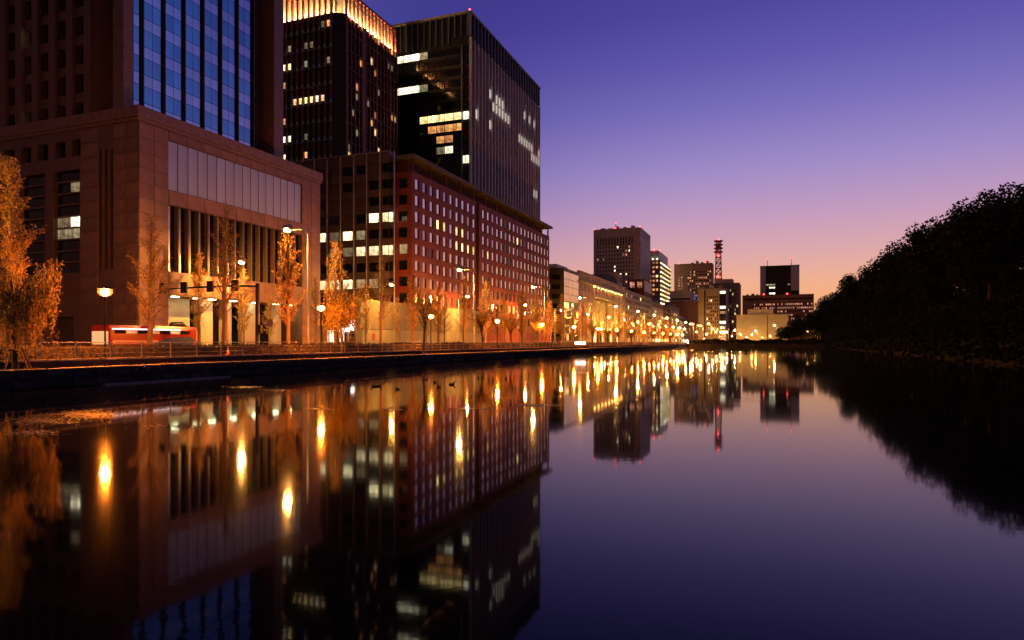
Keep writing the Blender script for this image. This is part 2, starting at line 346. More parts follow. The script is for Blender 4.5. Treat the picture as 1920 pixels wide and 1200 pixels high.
# right bank: steep slope up to a wooded terrace
b = MB()
prof = [(RX,-1.3), (RX,.5), (31,2.2), (36,8), (42,13.5), (50,15.5), (75,16), (160,16)]
ys = [YN+20+ k*14 for k in range(46)]
rows = []
for yy in ys:
    r0 = len(b.v); k = max(0, min(1, (yy-560)/80)) if yy > 560 else 0
    for i, (x, z) in enumerate(prof):
        j = .9 if 1 < i < 6 else 0
        b.v.append((x + rnd.uniform(-j, j)*.6, yy, (z + rnd.uniform(-j, j))*(1-k) + GZ*k if i > 1 else z))
    rows.append(r0)
for a, c in zip(rows, rows[1:]):
    for i in range(len(prof)-1): b.f.append((a+i, a+i+1, c+i+1, c+i)); b.m.append(0)
tag(b.build('embankment', earth), 'steep dark embankment along the right of the moat', kind='structure')
und = MB()
for i in range(24000):
    y = 30 + 560*rnd.random()**1.3; k = rnd.random(); i0 = 1 + int(k*4.999); f = k*5 - int(k*4.999)
    x = prof[i0][0] + (prof[i0+1][0]-prof[i0][0])*f; z = prof[i0][1] + (prof[i0+1][1]-prof[i0][1])*f
    if i % 4 == 0: x = RX + rnd.uniform(-.7,1.6); z = rnd.uniform(-.1,1.6)
    und.leaf((x+rnd.uniform(-.6,.2), y, z + rnd.random()**2*2.2), rnd.uniform(.5,1.1), asp=.8)
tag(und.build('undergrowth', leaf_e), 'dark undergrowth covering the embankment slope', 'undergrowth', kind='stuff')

# ------------------------------------------------------------------ building: granite podium and blue-glass tower
XA, YA0, YA1, ZP = -80.0, 67.3, 107.0, 33.6
A = thing('office_tower', 'brown granite office tower with blue glass curtain wall on a broad podium', 'building', (-95, 85, GZ))
wb = MB()
# podium front (+X): panel band, fin bay, porch
B0, B1 = 72.2, 101.6
ops_f = [(B0, B1, 24.7, 31.7), (B0, B1, 13.0, 22.5), (B0, B1, GZ, 9.6)]
wall(wb, 'x', XA, YA0, YA1, GZ, ZP-1.6, ops_f[:1], .35, 0, 0) if False else None
def strip(ops, d, z0, z1): wall(wb, 'x', XA, YA0, YA1, z0, z1, ops, d, 0, 1)
strip([ops_f[2]], 5.0, GZ, 11.5); strip([ops_f[1]], .82, 11.5, 23.5); strip([ops_f[0]], .35, 23.5, ZP)
# podium side (-Y)
slots = [(-85.25,-84.75,13,29.8), (-86.35,-85.85,13,29.8), (-87.45,-86.95,13,29.8)]
small = [(-92.9-3.62*k, -90.6-3.62*k, 29.4, 31.7) for k in range(9)]
big = [(-96.8-7.2*k, -91.3-7.2*k, 12.6, 27.5) for k in range(5)]
doors = [(-98,-92.5,GZ,6.5), (-108,-101,GZ,6.5)]
wall(wb, 'y', YA0, -128, XA, GZ, ZP, slots+small+big+doors, .9, 2, 1)
shell(wb, -128, XA, YA0, YA1, GZ, ZP, 2)
wb.build('podium_wall', [granite2, darkstone, granite2], A)
# cornice
cb = MB(); cb.box(-128, XA+.35, YA0-.35, YA1+.35, ZP, ZP+1.5); cb.box(-128, XA+.18, YA0-.18, YA1+.18, ZP-.45, ZP-.01)
cb.build('cornice', granite, A)
# granite facing stones, front
def stones(ax, c, regions, w, h, m, name='facing_stone'):
    k = 0
    for a0, a1, z0, z1 in regions:
        na = max(1, round((a1-a0)/w)); nz = max(1, round((z1-z0)/h))
        for j in range(nz):
            off = 0
            for i in range(na):
                u0 = a0+(a1-a0)*i/na; u1 = a0+(a1-a0)*(i+1)/na; v0 = z0+(z1-z0)*j/nz; v1 = z0+(z1-z0)*(j+1)/nz
                fpiece(name, m, A, ax, c, u0+.05, u1-.05, v0+.05, v1-.05, -.06-rnd.uniform(0,.012), .0, 0); k += 1
    return k
stones('x', XA, [(YA0+.05, B0-.05, GZ+.3, ZP-.6), (B1+.05, YA1-.05, GZ+.3, ZP-.6)], 2.5, 2.05, granite)
stones('x', XA, [(B0, B1, 9.75, 12.9), (B0, B1, 22.6, 24.6), (B0, B1, 31.8, ZP-.6)], 3.3, 1.6, granite)
stones('y', YA0, [(-84.6, XA-.05, GZ+.3, ZP-.6)], 2.3, 2.05, granite)
stones('y', YA0, [(-91.1, -87.6, 8, ZP-.6)], 3.4, 2.05, granite)
# pale panel band
for i in range(16):
    wdt = (B1-B0)/16; fpiece('metal_panel', panel_pale, A, 'x', XA, B0+i*wdt+.02, B0+(i+1)*wdt-.16, 24.72, 31.68, .16, .34, .0015)
fpiece('panel_backing', fin_dark, A, 'x', XA, B0-.05, B1+.05, 24.6, 31.8, .36, .5)
# deep fins and glass behind them
for i in range(17):
    a = B0 + (B1-B0)*i/16
    if 0 < i < 16: fpiece('window_fin', darkstone, A, 'x', XA, a-.13, a+.13, 13.05, 22.45, .02, .74)
    if i < 16:
        for z0, z1 in ((13.0, 16.0), (16.05, 19.3), (19.35, 22.5)):
            fpiece('glass_pane', pale_b, A, 'x', XA, a+.14, a+.92, z0, z1, .72, .8, .003); fpiece('dark_pane', glass_d, A, 'x', XA, a+.94, a+(B1-B0)/16-.1, z0, z1, .76, .82)
# porch: lit piers, dark glazing, downlights
fpiece('porch_back', glass_d, A, 'x', XA, B0-.1, B1+.1, GZ, 9.7, 5.02, 5.2)
fpiece('porch_wall', cream, A, 'x', XA, B0+.05, 79.0, GZ, 9.5, 3.2, 4.9)
for a0, a1 in ((80.2, 82.6), (85.3, 86.6), (89.6, 92.6), (97.5, 98.6)):
    fpiece('porch_pier', cream, A, 'x', XA, a0, a1, GZ, 9.55, 2.2, 3.6)
for a in (74.5, 78.5, 81.5, 86, 91, 96, 99.5):
    fpiece('downlight', soffit_m, A, 'x', XA, a-.45, a+.45, 9.50, 9.56, .9, 1.6)
fpiece('lit_doorway', lit_w, A, 'x', XA, 93.5, 95.6, GZ+.1, 4.2, 4.9, 4.98)
# side windows
for k, (a0, a1, z0, z1) in enumerate(small): fpiece('window', glass_d, A, 'y', YA0, a0-.05, a1+.05, z0-.05, z1+.05, .9, 1)
fpiece('lit_window_edge', lit_dim, A, 'y', YA0, small[4][1]-.5, small[4][1]-.2, 29.5, 31.5, .8, .88)
for s in slots: fpiece('slot_recess', black_m, A, 'y', YA0, s[0]-.05, s[1]+.05, s[2]-.05, s[3]+.05, .9, 1)
for q, (a0, a1, z0, z1) in enumerate(big):
    nz = 9
    for j in range(nz):
        u0 = z0+(z1-z0)*j/nz; u1 = z0+(z1-z0)*(j+1)/nz
        for h in (0, 1):
            m = glass_d
            if q == 0 and j in (3, 4) : m = lit_w if (j == 4 and h == 1) else lit_dim
            if q == 0 and j == 7 and h == 1: m = lit_dim
            mid_ = a0+(a1-a0)*(h/2); fpiece('window_pane', m, A, 'y', YA0, mid_+.03, mid_+(a1-a0)/2-.03, u0+.2, u1, .7, .8)
        fpiece('window_louvre', granite2, A, 'y', YA0, a0+.01, a1-.01, u0, u0+.2, .25, .88)
for a0, a1, z0, z1 in doors: fpiece('loading_door', darkstone, A, 'y', YA0, a0-.05, a1+.05, z0, z1+.05, .9, 1)
# tower
ZT = 71.5
TX, TY0, TY1, PX = -84.6, 67.9, 100.9, -89.2
tb = MB()
fl = [34.4 + 4.1*k for k in range(9)]
wins = [(-93.2-3.62*k, -90.7-3.62*k, z+.1, z+2.8) for k in range(9) for z in fl]
wall(tb, 'y', TY0, -126, PX, ZP+.5, ZT, wins, 1.0, 0, 1)
tb.quad(((PX,TY0,ZP), (PX,72.1,ZP), (PX,72.1,ZT), (PX,TY0,ZT)), 2)
tb.box(-85.6, -83.6, 67.95, 69.6, ZP, ZT-.1, 2)
tb.box(-89.3, -85.6, 72, 74, ZP, ZT-.25, 1)
tb.box(-85.6, TX-.14, 69.62, 74, ZP, ZT-.2, 1)
tb.box(-88.9, TX-.14, 74, 94.6, ZP, ZT-.2, 1)
tb.box(-88.9, -86.6, 94.6, 98.4, ZP, ZT-.2, 1)
tb.box(-88.9, -83.6, 98.4, TY1, ZP, ZT-.1, 2)
shell(tb, -126, -89.25, 68.2, TY1, ZP, ZT-.3, 1)
tb.build('tower_wall', [granite2, darkstone, granite], A)
for k in range(9):
    for r, z in enumerate(fl):
        a0, a1 = -93.2-3.62*k, -90.7-3.62*k
        fpiece('window', glass_d, A, 'y', TY0, a0-.05, a1+.05, z+.05, z+2.85, 1.0, 1.1)
        if k == 3: fpiece('lit_window_edge', lit_dim if r % 3 else lit_w, A, 'y', TY0, a1-.42, a1-.22, z+.12, z+2.7, .86, .98)
for k in range(10): fpiece('pier', granite2, A, 'y', TY0, -90.62-3.62*k, -89.3-3.62*k, ZP+1.5, ZT-.05, -.55, -.01)
bays = [(69.75, 71.4, 1)] + [(72.05+3.7*k, 75.1+3.7*k, 2) for k in range(6)] + [(94.3-.05, 94.55, 1)]
bays = [(69.75, 71.55, 1)] + [(71.85+3.72*k, 75.27+3.72*k, 2) for k in range(6)]
for a0, a1, nn in bays:
    for z in fl:
        for h in range(nn):
            u0 = a0+(a1-a0)*h/nn+.035; u1 = a0+(a1-a0)*(h+1)/nn-.035
            fpiece('vision_pane', glass_v, A, 'x', TX, u0, u1, z-.9+.05, z+1.5-.04, 0, .1, .004)
            fpiece('spandrel_pane', glass_s, A, 'x', TX, u0, u1, z+1.5+.04, z+3.2-.04, 0, .1, .004)
    fpiece('curtain_fin', fin_dark, A, 'x', TX, a1+.04, a1+.26, ZP+1, ZT-.15, -.42, .12)

# ------------------------------------------------------------------ building: red-brick office block
C = thing('brick_office', 'long red brick office block with rows of deep square windows and overhanging roof', 'building', (-95, 195, GZ))
XC, YC0, YC1 = -80.0, 142.3, 251.0
rows = [41.2-3.95*k for k in range(9)]
cols = [144.0+3.78*k for k in range(10)] + [185.0+3.72*k for k in range(18)]
ops = [(y, y+1.95, z-1.2, z+1.15) for y in cols for z in rows]
b = MB()
wall(b, 'x', XC, YC0, 180.4, GZ, 44.0, [o for o in ops if o[0] < 181], .3, 0, 1)
wall(b, 'x', XC, 182.6, YC1, GZ, 44.0, [o for o in ops if o[0] > 181], .3, 0, 1)
wall(b, 'x', XC-1.6, 180.4, 182.6, GZ, 44.0, (), 0, 1)
for y in (180.4, 182.6): b.quad(((XC,y,GZ), (XC-1.6,y,GZ), (XC-1.6,y,44), (XC,y,44)), 1)
sops = [(-83.6, -81.2, z-1.2, z+1.15) for z in rows]
wall(b, 'y', YC0, -112, XC, GZ, 44.0, sops, .55, 0, 1)
shell(b, -112, XC, YC0, YC1, GZ, 44.0, 0)
b.box(-111, XC-2.2, YC0+2, YC1-2, 44.0, 47.1, 1)
b.build('brick_wall', [brick, brick_d], C)
r = MB(); r.box(-113, XC+1.1, YC0-.6, 180.9, 47.1, 47.9); r.box(-113, XC+1.1, 182.1, YC1+1.1, 47.1, 47.9); r.build('roof_slab', mat('roof_concrete', (.17,.14,.125), .8), C)
for k in range(13): piece('roof_post', brick_d, C, XC-.5, XC-.02, 143+8.9*k, 143.5+8.9*k, 44, 47.1)
lit_c = {(4,2), (6,2), (7,2), (6,3), (7,3), (8,3), (9,3), (3,2), (11,3), (18,1), (16,7), (17,7)}
for i, y in enumerate(cols):
    for j, z in enumerate(rows):
        k = (i, j); v_ = rnd.random(); m = lit_y if k in lit_c else (lit_dim if v_ < .015 else (glass_d if v_ < .04 else (glass_mid if v_ < .4 else glass_sky)))
        if j == 6 and 13 <= i <= 20: m = glass_d
        if j >= 7 and k not in lit_c and rnd.random() < .6: m = glass_d
        fpiece('window', m, C, 'x', XC, y+.02, y+1.12, z-1.18, z+1.13, .05, .29, .006); fpiece('dark_reveal_panel', fin_dark, C, 'x', XC, y+1.1, y+2.01, z-1.26, z+1.21, .3, .38)  # dark panel stands in for the shaded deep reveal beside each pane
for j, z in enumerate(rows): fpiece('side_window', lit_dim if j == 4 else glass_d, C, 'y', YC0, -83.66, -81.14, z-1.26, z+1.21, .56, .64)
for i, y0 in enumerate((YC0, 182.6)):
    for j in range(9): piece('sill_course', brick_d, C, XC-.02, XC+.07, y0+.1, (180.3, YC1-.1)[i], rows[j]-1.42, rows[j]-1.24)
# bronze side screen with thin white mullions
S = thing('glazed_side_wing', 'bronze glazed wing with thin white mullions and scattered lit windows', 'building', (-100, 141, GZ))
YS = 139.4
b = MB(); xs = [Xon(p, YS) for p in (740, 713, 688, 664, 639, 614, 590, 565)] + [-119, -124]
zt = 48.2
srow = [zt-3.4-3.95*k for k in range(11)]
sw = []
for i in range(len(xs)-1):
    for z in srow: sw.append((xs[i+1]+.45, xs[i]-.45, z-1.3, z+.9))
wall(b, 'y', YS, -126, -84.7, GZ, zt, sw, .4, 0, 1); shell(b, -126, -84.7, YS, YC0-.02, GZ, zt, 0, front=True)
b.build('screen_wall', [screen_m, darkstone], S)
lit_sw = mat('lit_warm_office_window', (.8,.75,.55), .5, emit=(1,.86,.46), es=2.4, rnd_es=.5, scale=2.6, sample=False)
lit_s = [(606,442,'w'), (660,437,'w'), (672,437,'d'), (629,440,'d'), (716,404,'w'), (738,405,'w'), (660,468,'w'), (687,467,'w'), (718,466,'w'), (608,534,'w'), (627,533,'w'), (661,530,'w'), (620,470,'d'), (640,470,'d'), (690,530,'d')]
for (a0, a1, z0, z1) in sw:
    m = screen_m if rnd.random() < .3 else glass_d
    for px, py, kd in lit_s:
        X = Xon(px, YS); Z = Zat(py, X, YS)
        if a0-.9 < X < a1+.9 and z0-.85 < Z < z1+.85: m = lit_sw if kd == 'w' else lit_dim
    fpiece('window', m, S, 'y', YS, a0-.05, a1+.05, z0-.05, z1+.05, .41, .5)
for x in xs: fpiece('mullion', whitep, S, 'y', YS, x-.06, x+.06, GZ+10, zt, -.32, -.02)
fpiece('parapet_cap', concrete, S, 'y', YS, -126, -84.6, zt, zt+.3, -.4, 2)
# tall plain hoarding along the pavement
Hh = thing('site_hoarding', 'tall pale site hoarding with vertical joints along the pavement', 'hoarding', (-79.2, 135, GZ))
ya, yb = Yon(668, -78.6), Yon(905, -78.6)
nP = 22
hoard = mat('hoarding_sheet', (.17,.145,.10), .7, pr=.12, var=.1, scale=.6); hoard2 = mat('pale_hoarding_sheet', (.25,.22,.16), .7, var=.1, scale=.6)
for i in range(nP):
    y0 = ya+(yb-ya)*i/nP; y1 = ya+(yb-ya)*(i+1)/nP
    piece('hoarding_panel', hoard if i % 5 else hoard2, Hh, -78.9, -78.75-rnd.uniform(0,.02), y0+.03, y1-.03, GZ+4.0, GZ+10.2)
    piece('lower_panel', hoard2, Hh, -78.8, -78.60, y0+.03, y1-.03, GZ+.02, GZ+3.9)
piece('notice', redp, Hh, -78.59, -78.55, Yon(697,-78.6), Yon(703,-78.6), GZ+1.6, GZ+3)
# glazed shop pavilion in the gap
K = thing('shop_pavilion', 'small brightly lit glazed shop front with a lit sign over its door', 'shop', (-80, 118, GZ))
yk0, yk1 = 109.0, ya-.5
b = MB(); b.box(-92, -79.6, yk0, yk1, GZ+4.4, GZ+4.9); b.box(-92, -91.7, yk0, yk1, GZ, GZ+4.4); b.box(-91.7, -80, yk1-.3, yk1-.02, GZ, GZ+4.4); b.box(-91.7, -80, yk0+.02, yk0+.3, GZ, GZ+4.4)
b.build('shell', concrete, K)
nn = 8
for i in range(nn):
    y0 = yk0+.4+(yk1-yk0-.8)*i/nn; y1 = yk0+.4+(yk1-yk0-.8)*(i+1)/nn
    piece('shop_pane', lit_w if i in (1,2,5,6) else (lit_dim if i in (0, 3) else glass_d), K, -80.4, -80.3, y0+.05, y1-.05, GZ+.1, GZ+3.6)
    piece('shop_mullion', steel, K, -80.35, -80.2, y1-.05, y1+.05, GZ, GZ+4.3)
yq = Yon(637, -79.4); piece('lit_sign', led_board, K, -79.55, -79.35, yq, Yon(656,-79.4), GZ+3.3, GZ+4.3)
piece('lit_pylon', led_board, K, -79.3, -79.0, Yon(659,-79.1), Yon(664,-79.1), GZ+3.6, GZ+5.9)

# ------------------------------------------------------------------ building: black tower with pale fins
D = thing('black_glass_tower', 'tall black glass tower with pinkish vertical fins and white lit office floors', 'building', (-115, 258, GZ))
XD, YD0, YD1, ZD = -100.0, 219.6, 297.5, 121.0
xw = Xon(741, YD0)
b = MB(); b.box(xw-8, XD-.3, YD0+.3, YD1, GZ, ZD-.4); b.build('core', black_m, D)
r = MB(); r.box(xw-8, XD+.9, YD0-.9, YD1+.3, ZD-.4, ZD+.25); r.build('roof_edge', concrete, D)
xb = [XD-3.1-(XD-3.1-xw)*k/8 for k in range(9)]
nf = 17
def lit_d(i, py):
    if i >= 5 and (abs(py-111) < 7 or abs(py-166) < 7): return lit_w
    if i == 4 and (abs(py-104) < 7 or abs(py-161) < 7): return lit_dim
    if abs(py-219) < 7: return lit_w if i >= 5 else lit_y
    if abs(py-249) < 12 and i in (1, 2, 3): return lit_a
    if 226 < py < 239 and i in (0, 1, 2, 3): return lit_a
    if abs(py-286) < 7: return {0:lit_w, 1:lit_w, 2:lit_dim}.get(i, glass_d)
    if abs(py-312) < 6 and i in (1, 2): return lit_dim
    return glass_d
for k in range(nf):
    z = 109.5-3.95*k
    for i in range(8):
        xm = (xb[i]+xb[i+1])/2; py = HZ-(z-1.2-EYE)*F/dep(xm, YD0)
        m = lit_d(i, py)
        fpiece('office_pane', m, D, 'y', YD0, xb[i+1]+.2, xb[i]-.2, z-2.7, z-.2, 0, .25)
        fpiece('spandrel_panel', black_m, D, 'y', YD0, xb[i+1]+.05, xb[i]-.05, z-3.7, z-2.75, -.05, .25)
    fpiece('corner_pane', lit_w if k in (6, 10) else glass_d, D, 'y', YD0, XD-2.4, XD-.35, z-2.9, z-.2, 0, .25)
fpiece('corner_fin', steel, D, 'y', YD0, XD-2.95, XD-2.6, GZ, 109.8, -.5, .2)
for k in range(13):
    x = XD-.6-(XD-.6-xw)*k/12; fpiece('crown_bar', steel, D, 'y', YD0, x-.10, x+.10, 110.6+(k < 3)*2, ZD-.4, -.6, .0)
fr = mat('pinkish_fin', (.68,.6,.6), .5, .0, var=.1, scale=.3)
for k in range(25):
    y = YD0+.2+(YD1-YD0-.6)*k/24
    fpiece('vertical_fin', fr, D, 'x', XD, y, y+.55, GZ, 112.2, -.75, .25)
    fpiece('crown_fin', steel, D, 'x', XD, y-.5, y-.2, 112.4, ZD-.45, -.8, .25)
pm = MB()
for k in range(24):
    y = YD0+.2+(YD1-YD0-.6)*k/24; wdt = (YD1-YD0-.6)/24
    for f_ in range(28):
        z = 112-3.95*f_; py = HZ-(z-2-EYE)*F/dep(XD, y); px_ = 960+F*math.tan(TH-math.atan2(-XD, y))
        v = rnd.random(); mi = 0 if v < .3 else 1
        for (p0, p1, q) in ((905,945,178), (915,950,205), (885,915,223), (965,1012,268), (990,1012,300), (970,1012,350), (975,1000,225)):
            line = q + (px_-(p0+p1)/2)*.75
            if p0 < px_ < p1 and abs(py-line) < 7 and rnd.random() < .7: mi = 2
        for h in (0, 1):
            u0 = y+.6+(wdt-.65)*h/2; pm.box(XD-.25, XD-.02, u0+.08, u0+(wdt-.65)/2-.08, z-3.5, z-.25, mi)
pm.build('curtain_panes', [glass_d, mat('slate_glass', (.58,.60,.68), .15, .95), mat('lit_pane_white', (.7,.7,.6), .5, emit=(1,.93,.78), es=.75, sample=False)], D)['kind'] = 'stuff'
def beacon(parent, x, y, z, r=.5):
    m = MB(); m.lathe([(.05*r/.5,-r), (r*.8,-r*.5), (r,0), (r*.7,r*.6), (.05,r)], 6, 0, (x,y,z)); m.build('beacon', red_bulb, parent)
beacon(D, XD+.3, YD0-.3, ZD+.7, .4)

# ------------------------------------------------------------------ building: dark red tower with glowing crown
Et = thing('crowned_tower', 'dark red finned tower with a glowing amber crown', 'building', (-145, 195, GZ))
XE, YE0, YE1, ZE = -125.0, 178.0, 211.0, 115.0
CR = 107.0; cx = XE-3.4
maroon = mat('maroon_fin', (.26,.06,.052), .6, .1)
b = MB(); b.box(-170, XE-.3, YE0+2.2, YE1, GZ, CR); b.box(-170, cx, YE0+.3, YE0+2.2, GZ, CR)
b.quad(((cx,YE0+.3,GZ), (XE-.3,YE0+2.2,GZ), (XE-.3,YE0+2.2,CR), (cx,YE0+.3,CR))); b.build('core', glass_d, Et)
b = MB(); b.box(-169, XE-1.6, YE0+3, YE1-.5, CR+.01, ZE-.4); b.build('crown_core', whitew, Et)
b = MB(); b.box(-170, XE, YE0+2.3, YE1, ZE-.4, ZE+.1); b.box(-170, cx, YE0, YE0+2.3, ZE-.4, ZE+.1); b.build('crown_cap', maroon, Et)
wE = 2.15
for k in range(18):
    x = cx-.2-wE*k
    fpiece('facade_fin', maroon, Et, 'y', YE0, x-.55, x, GZ+30, CR-.1, -.35, .25)
    if k < 17:
        fpiece('crown_fin', maroon, Et, 'y', YE0, x-.5, x, CR, ZE-.42, -.2, .5)
        fpiece('crown_panel', whitew, Et, 'y', YE0, x-wE+.05, x-.6, CR+.3, ZE-.5, 2.2, 2.4)
        fpiece('crown_uplight', uplight_m, Et, 'y', YE0, x-wE+.1, x-.6, CR+.05, CR+.22, .9, 1.5)
        for j in range(12):
            z = 102-5.85*j; fpiece('white_block', whitew, Et, 'y', YE0, x-.55, x+.02, z-.1, z+.9, -.42, -.36)
            px = 960+F*math.tan(TH-math.atan2(-(x-1), YE0)); py = HZ-(z+2-EYE)*F/dep(x-1, YE0)
            if rnd.random() < .14: fpiece('dim_window', lit_dim if rnd.random() < .6 else lit_a, Et, 'y', YE0, x-wE+.25, x-.75, z+.9, z+2.7, .05, .28)
            for (p0, p1, q) in ((525,548,118), (550,608,182), (525,546,256), (525,546,305)):
                if p0 < px < p1 and abs(py-q) < 12: fpiece('lit_window', lit_y if rnd.random() < .6 else lit_w, Et, 'y', YE0, x-wE+.25, x-.75, z+.9, z+2.7, .05, .28)
for j in range(13):
    z = 102-5.85*j; fpiece('floor_band', concrete, Et, 'y', YE0, -168, cx, z-.25, z-.08, -.34, .25)
    fpiece('floor_band_front', concrete, Et, 'x', XE, YE0+2.4, YE1, z-.22, z-.08, -.28, .25)
    fpiece('mid_band_front', maroon, Et, 'x', XE, YE0+2.4, YE1, z+2.7, z+2.8, -.2, .25)
wf = (YE1-YE0-2.6)/14
for k in range(15):
    y = YE0+2.5+wf*k
    fpiece('facade_fin', maroon if k % 4 else brownpc, Et, 'x', XE, y, y+.5, GZ+30, CR-.1, -.4, .25)
    fpiece('crown_fin', maroon, Et, 'x', XE, y, y+.45, CR, ZE-.42, -.1, .5)
    if k < 14:
        fpiece('crown_panel', whitew, Et, 'x', XE, y+.5, y+wf-.05, CR+.3, ZE-.5, 1.35, 1.5)
        fpiece('crown_uplight', uplight_m, Et, 'x', XE, y+.5, y+wf-.05, CR+.05, CR+.2, .3, .8)
        for q in (.6, .8): fpiece('crown_rail', maroon, Et, 'x', XE, y+.46, y+wf-.01, CR+8*q, CR+8*q+.18, .05, .2)
        for j in range(12):
            if rnd.random() < .24: fpiece('dim_window', lit_dim if rnd.random() < .6 else lit_a, Et, 'x', XE, y+.6, y+wf-.12, 102-5.85*j+3, 102-5.85*j+5, .02, .28)
            if rnd.random() < .06: fpiece('lit_window', lit_y if rnd.random() < .7 else lit_r, Et, 'x', XE, y+.6, y+wf-.12, 102-5.85*j+.4, 102-5.85*j+2.5, .02, .28)
fpiece('blank_panel', brownpc, Et, 'x', XE, YE0+2.5+wf*4+.5, YE0+2.5+wf*5, 60, CR-.2, -.15, .25)

# ------------------------------------------------------------------ generic block: walls + windows as pieces
def block(name, label, x0, x1, y0, y1, z1, m, z0=GZ):
    t = thing(name, label, 'building', ((x0+x1)/2, (y0+y1)/2, z0))
    b = MB(); shell(b, x0, x1, y0, y1, z0, z1, 0, True, True); b.build('wall', m, t)
    c = MB(); c.box(x0-.15, x1+.25, y0-.25, y1+.15, z1, z1+.7); c.build('roof_edge', m, t)
    return t
def grid(t, ax, c, a0, a1, z0, z1, na, nz, fw, fh, pick, name='window', proud=.06):
    for i in range(na):
        for j in range(nz):
            m = pick(i, j)
            if m is None: continue
            ca = a0+(a1-a0)*(i+.5)/na; cz = z0+(z1-z0)*(j+.5)/nz; wa = (a1-a0)/na*fw/2; wz = (z1-z0)/nz*fh/2
            fpiece(name, m, t, ax, c, ca-wa, ca+wa, cz-wz, cz+wz, -proud, .05)
def chance(p, *lit, dark=None):
    return lambda i, j: rnd.choice(lit) if rnd.random() < p else (dark or glass_d)

# beside the brick block: dark office with a mirrored front
xf0, y0, y1 = -92, Yon(1057, -80), Yon(1086, -80)-1
Fb = block('dark_office', 'dark low office block with a pale mirrored glass front', -96, -80, y0, y1, 33.2, mat('dark_panel', (.05,.045,.045), .5))
grid(Fb, 'x', -80, y0+.3, y1-.3, 20, 32.6, 6, 4, .93, .93, lambda i, j: glass_sky, 'glass_pane')
grid(Fb, 'x', -80, y0+.3, y1-.3, 3, 20, 6, 5, .9, .75, chance(.25, lit_dim, lit_y), 'glass_pane')
grid(Fb, 'y', y0, -95, -81, 4, 32, 3, 7, .8, .5, chance(.12, lit_dim, dark=glass_d))
piece('roof_plant', fr, Fb, -94, -84, y0+3, y1-4, 33.9, 36)
# classical hall with an uplit colonnade
y0, y1 = Yon(1086, -80), Yon(1172, -80)
G = thing('colonnaded_hall', 'old stone hall with a golden uplit row of tall columns', 'building', (-95, (y0+y1)/2, GZ))
ca, cb_ = Yon(1112, -80), Yon(1165, -80)
b = MB(); attic = [(y0+3+(y1-y0-6)*k/22, y0+4.6+(y1-y0-6)*k/22, 31.6, 33.4) for k in range(22)]
upw = [(ca+1+(cb_-ca-2)*k/12, ca+3.2+(cb_-ca-2)*k/12, 26.4, 29.4) for k in range(12)]
sidew = [(y, y+2, z, z+2.6) for y in (y0+4, y0+10, y0+16, y1-8, y1-4) for z in (4, 9, 13.5, 18, 22.5, 26.5)]
wall(b, 'x', -80, y0, y1, GZ, 34.4, [(ca, cb_, 9, 24.6)]+attic+upw+sidew, .6, 0, 0)
b.quad(((-83.4,ca,9), (-83.4,cb_,9), (-83.4,cb_,24.6), (-83.4,ca,24.6))); 
for z in (9, 24.6): b.quad(((-83.4,ca,z), (-80.5,ca,z), (-80.5,cb_,z), (-83.4,cb_,z)))
for y in (ca, cb_): b.quad(((-83.4,y,9), (-80.5,y,9), (-80.5,y,24.6), (-83.4,y,24.6)))
wall(b, 'y', y0, -100, -80, GZ, 34.4, [(-84,-82,z,z+2.6) for z in (9,13.5,18,22.5,26.5,31)]+[(-89,-87,z,z+2.6) for z in (9,13.5,18,22.5,26.5,31)], .6)
shell(b, -100, -80, y0, y1, GZ, 34.4)
b.build('stone_wall', cream, G)
for o in attic+upw+sidew: fpiece('window', glass_d if rnd.random() < .9 else lit_dim, G, 'x', -80, o[0]-.05, o[1]+.05, o[2]-.05, o[3]+.05, .61, .7)
fpiece('cornice', cream, G, 'x', -80, y0+1, y1+.3, 30.2, 31.0, -1.3, -.01); fpiece('parapet', cream, G, 'x', -80, y0-.3, y1+.3, 34.4, 35.2, -.5, 1)
fpiece('frieze', cream, G, 'x', -80, ca-.5, cb_+.5, 24.7, 25.9, -.6, -.01)
for k in range(9): fpiece('cornice_light', cornlight, G, 'x', -80, ca+2+(cb_-ca-4)*k/8-1.6, ca+2+(cb_-ca-4)*k/8+1.6, 29.85, 29.95, -.55, -.35)
ncol = 10
for k in range(ncol):
    y = ca+2.4+(cb_-ca-4.8)*k/(ncol-1)
    m = MB(); m.lathe([(1.75,0), (1.75,.5), (1.4,.9), (1.38,5), (1.2,12.6), (1.25,13), (1.75,13.6), (1.85,14.4), (1.85,15.5)], 12, 0, (-81.9, y, 9.02)); m.build('column', cream, G, True)
    if k < ncol-1: fpiece('column_uplight', columnlight, G, 'x', -80, y+2.4, y+4.2, 9.05, 9.3, .35, .8)
for k in range(10): fpiece('door_bay', glass_d if k % 3 else lit_y, G, 'x', -80, ca+2+6*k, ca+5+6*k, GZ+.2, 7.2, -.03, .06)
# next street blocks
y0, y1 = Yon(1172, -80)+1.5, Yon(1222, -80)
H1 = block('stone_office', 'tall grey stone office with narrow windows next to the colonnaded hall', -100, -80, y0, y1, 33.6, greyst)
grid(H1, 'x', -80, y0+1, y1-1, 4, 33, 18, 8, .4, .55, chance(.1, lit_y, lit_dim))
grid(H1, 'y', y0, -99, -81, 14, 33, 5, 5, .4, .5, chance(.1, lit_dim))
ph = block('cream_penthouse_block', 'cream box-shaped block rising behind the colonnaded hall roof', -112, -86, 408, 420, 44, cream)
grid(ph, 'y', 408, -111, -87, 36, 43, 4, 1, .16, .5, lambda i, j: glass_d if i in (1, 2) else None)
grid(ph, 'x', -86, 408.5, 419.5, 34, 43.5, 2, 2, .4, .6, lambda i, j: glass_d)
rb = thing('rooftop_sign_block', 'dark red rooftop block with two lit white signs', 'building', (-86, 486, 33.6))
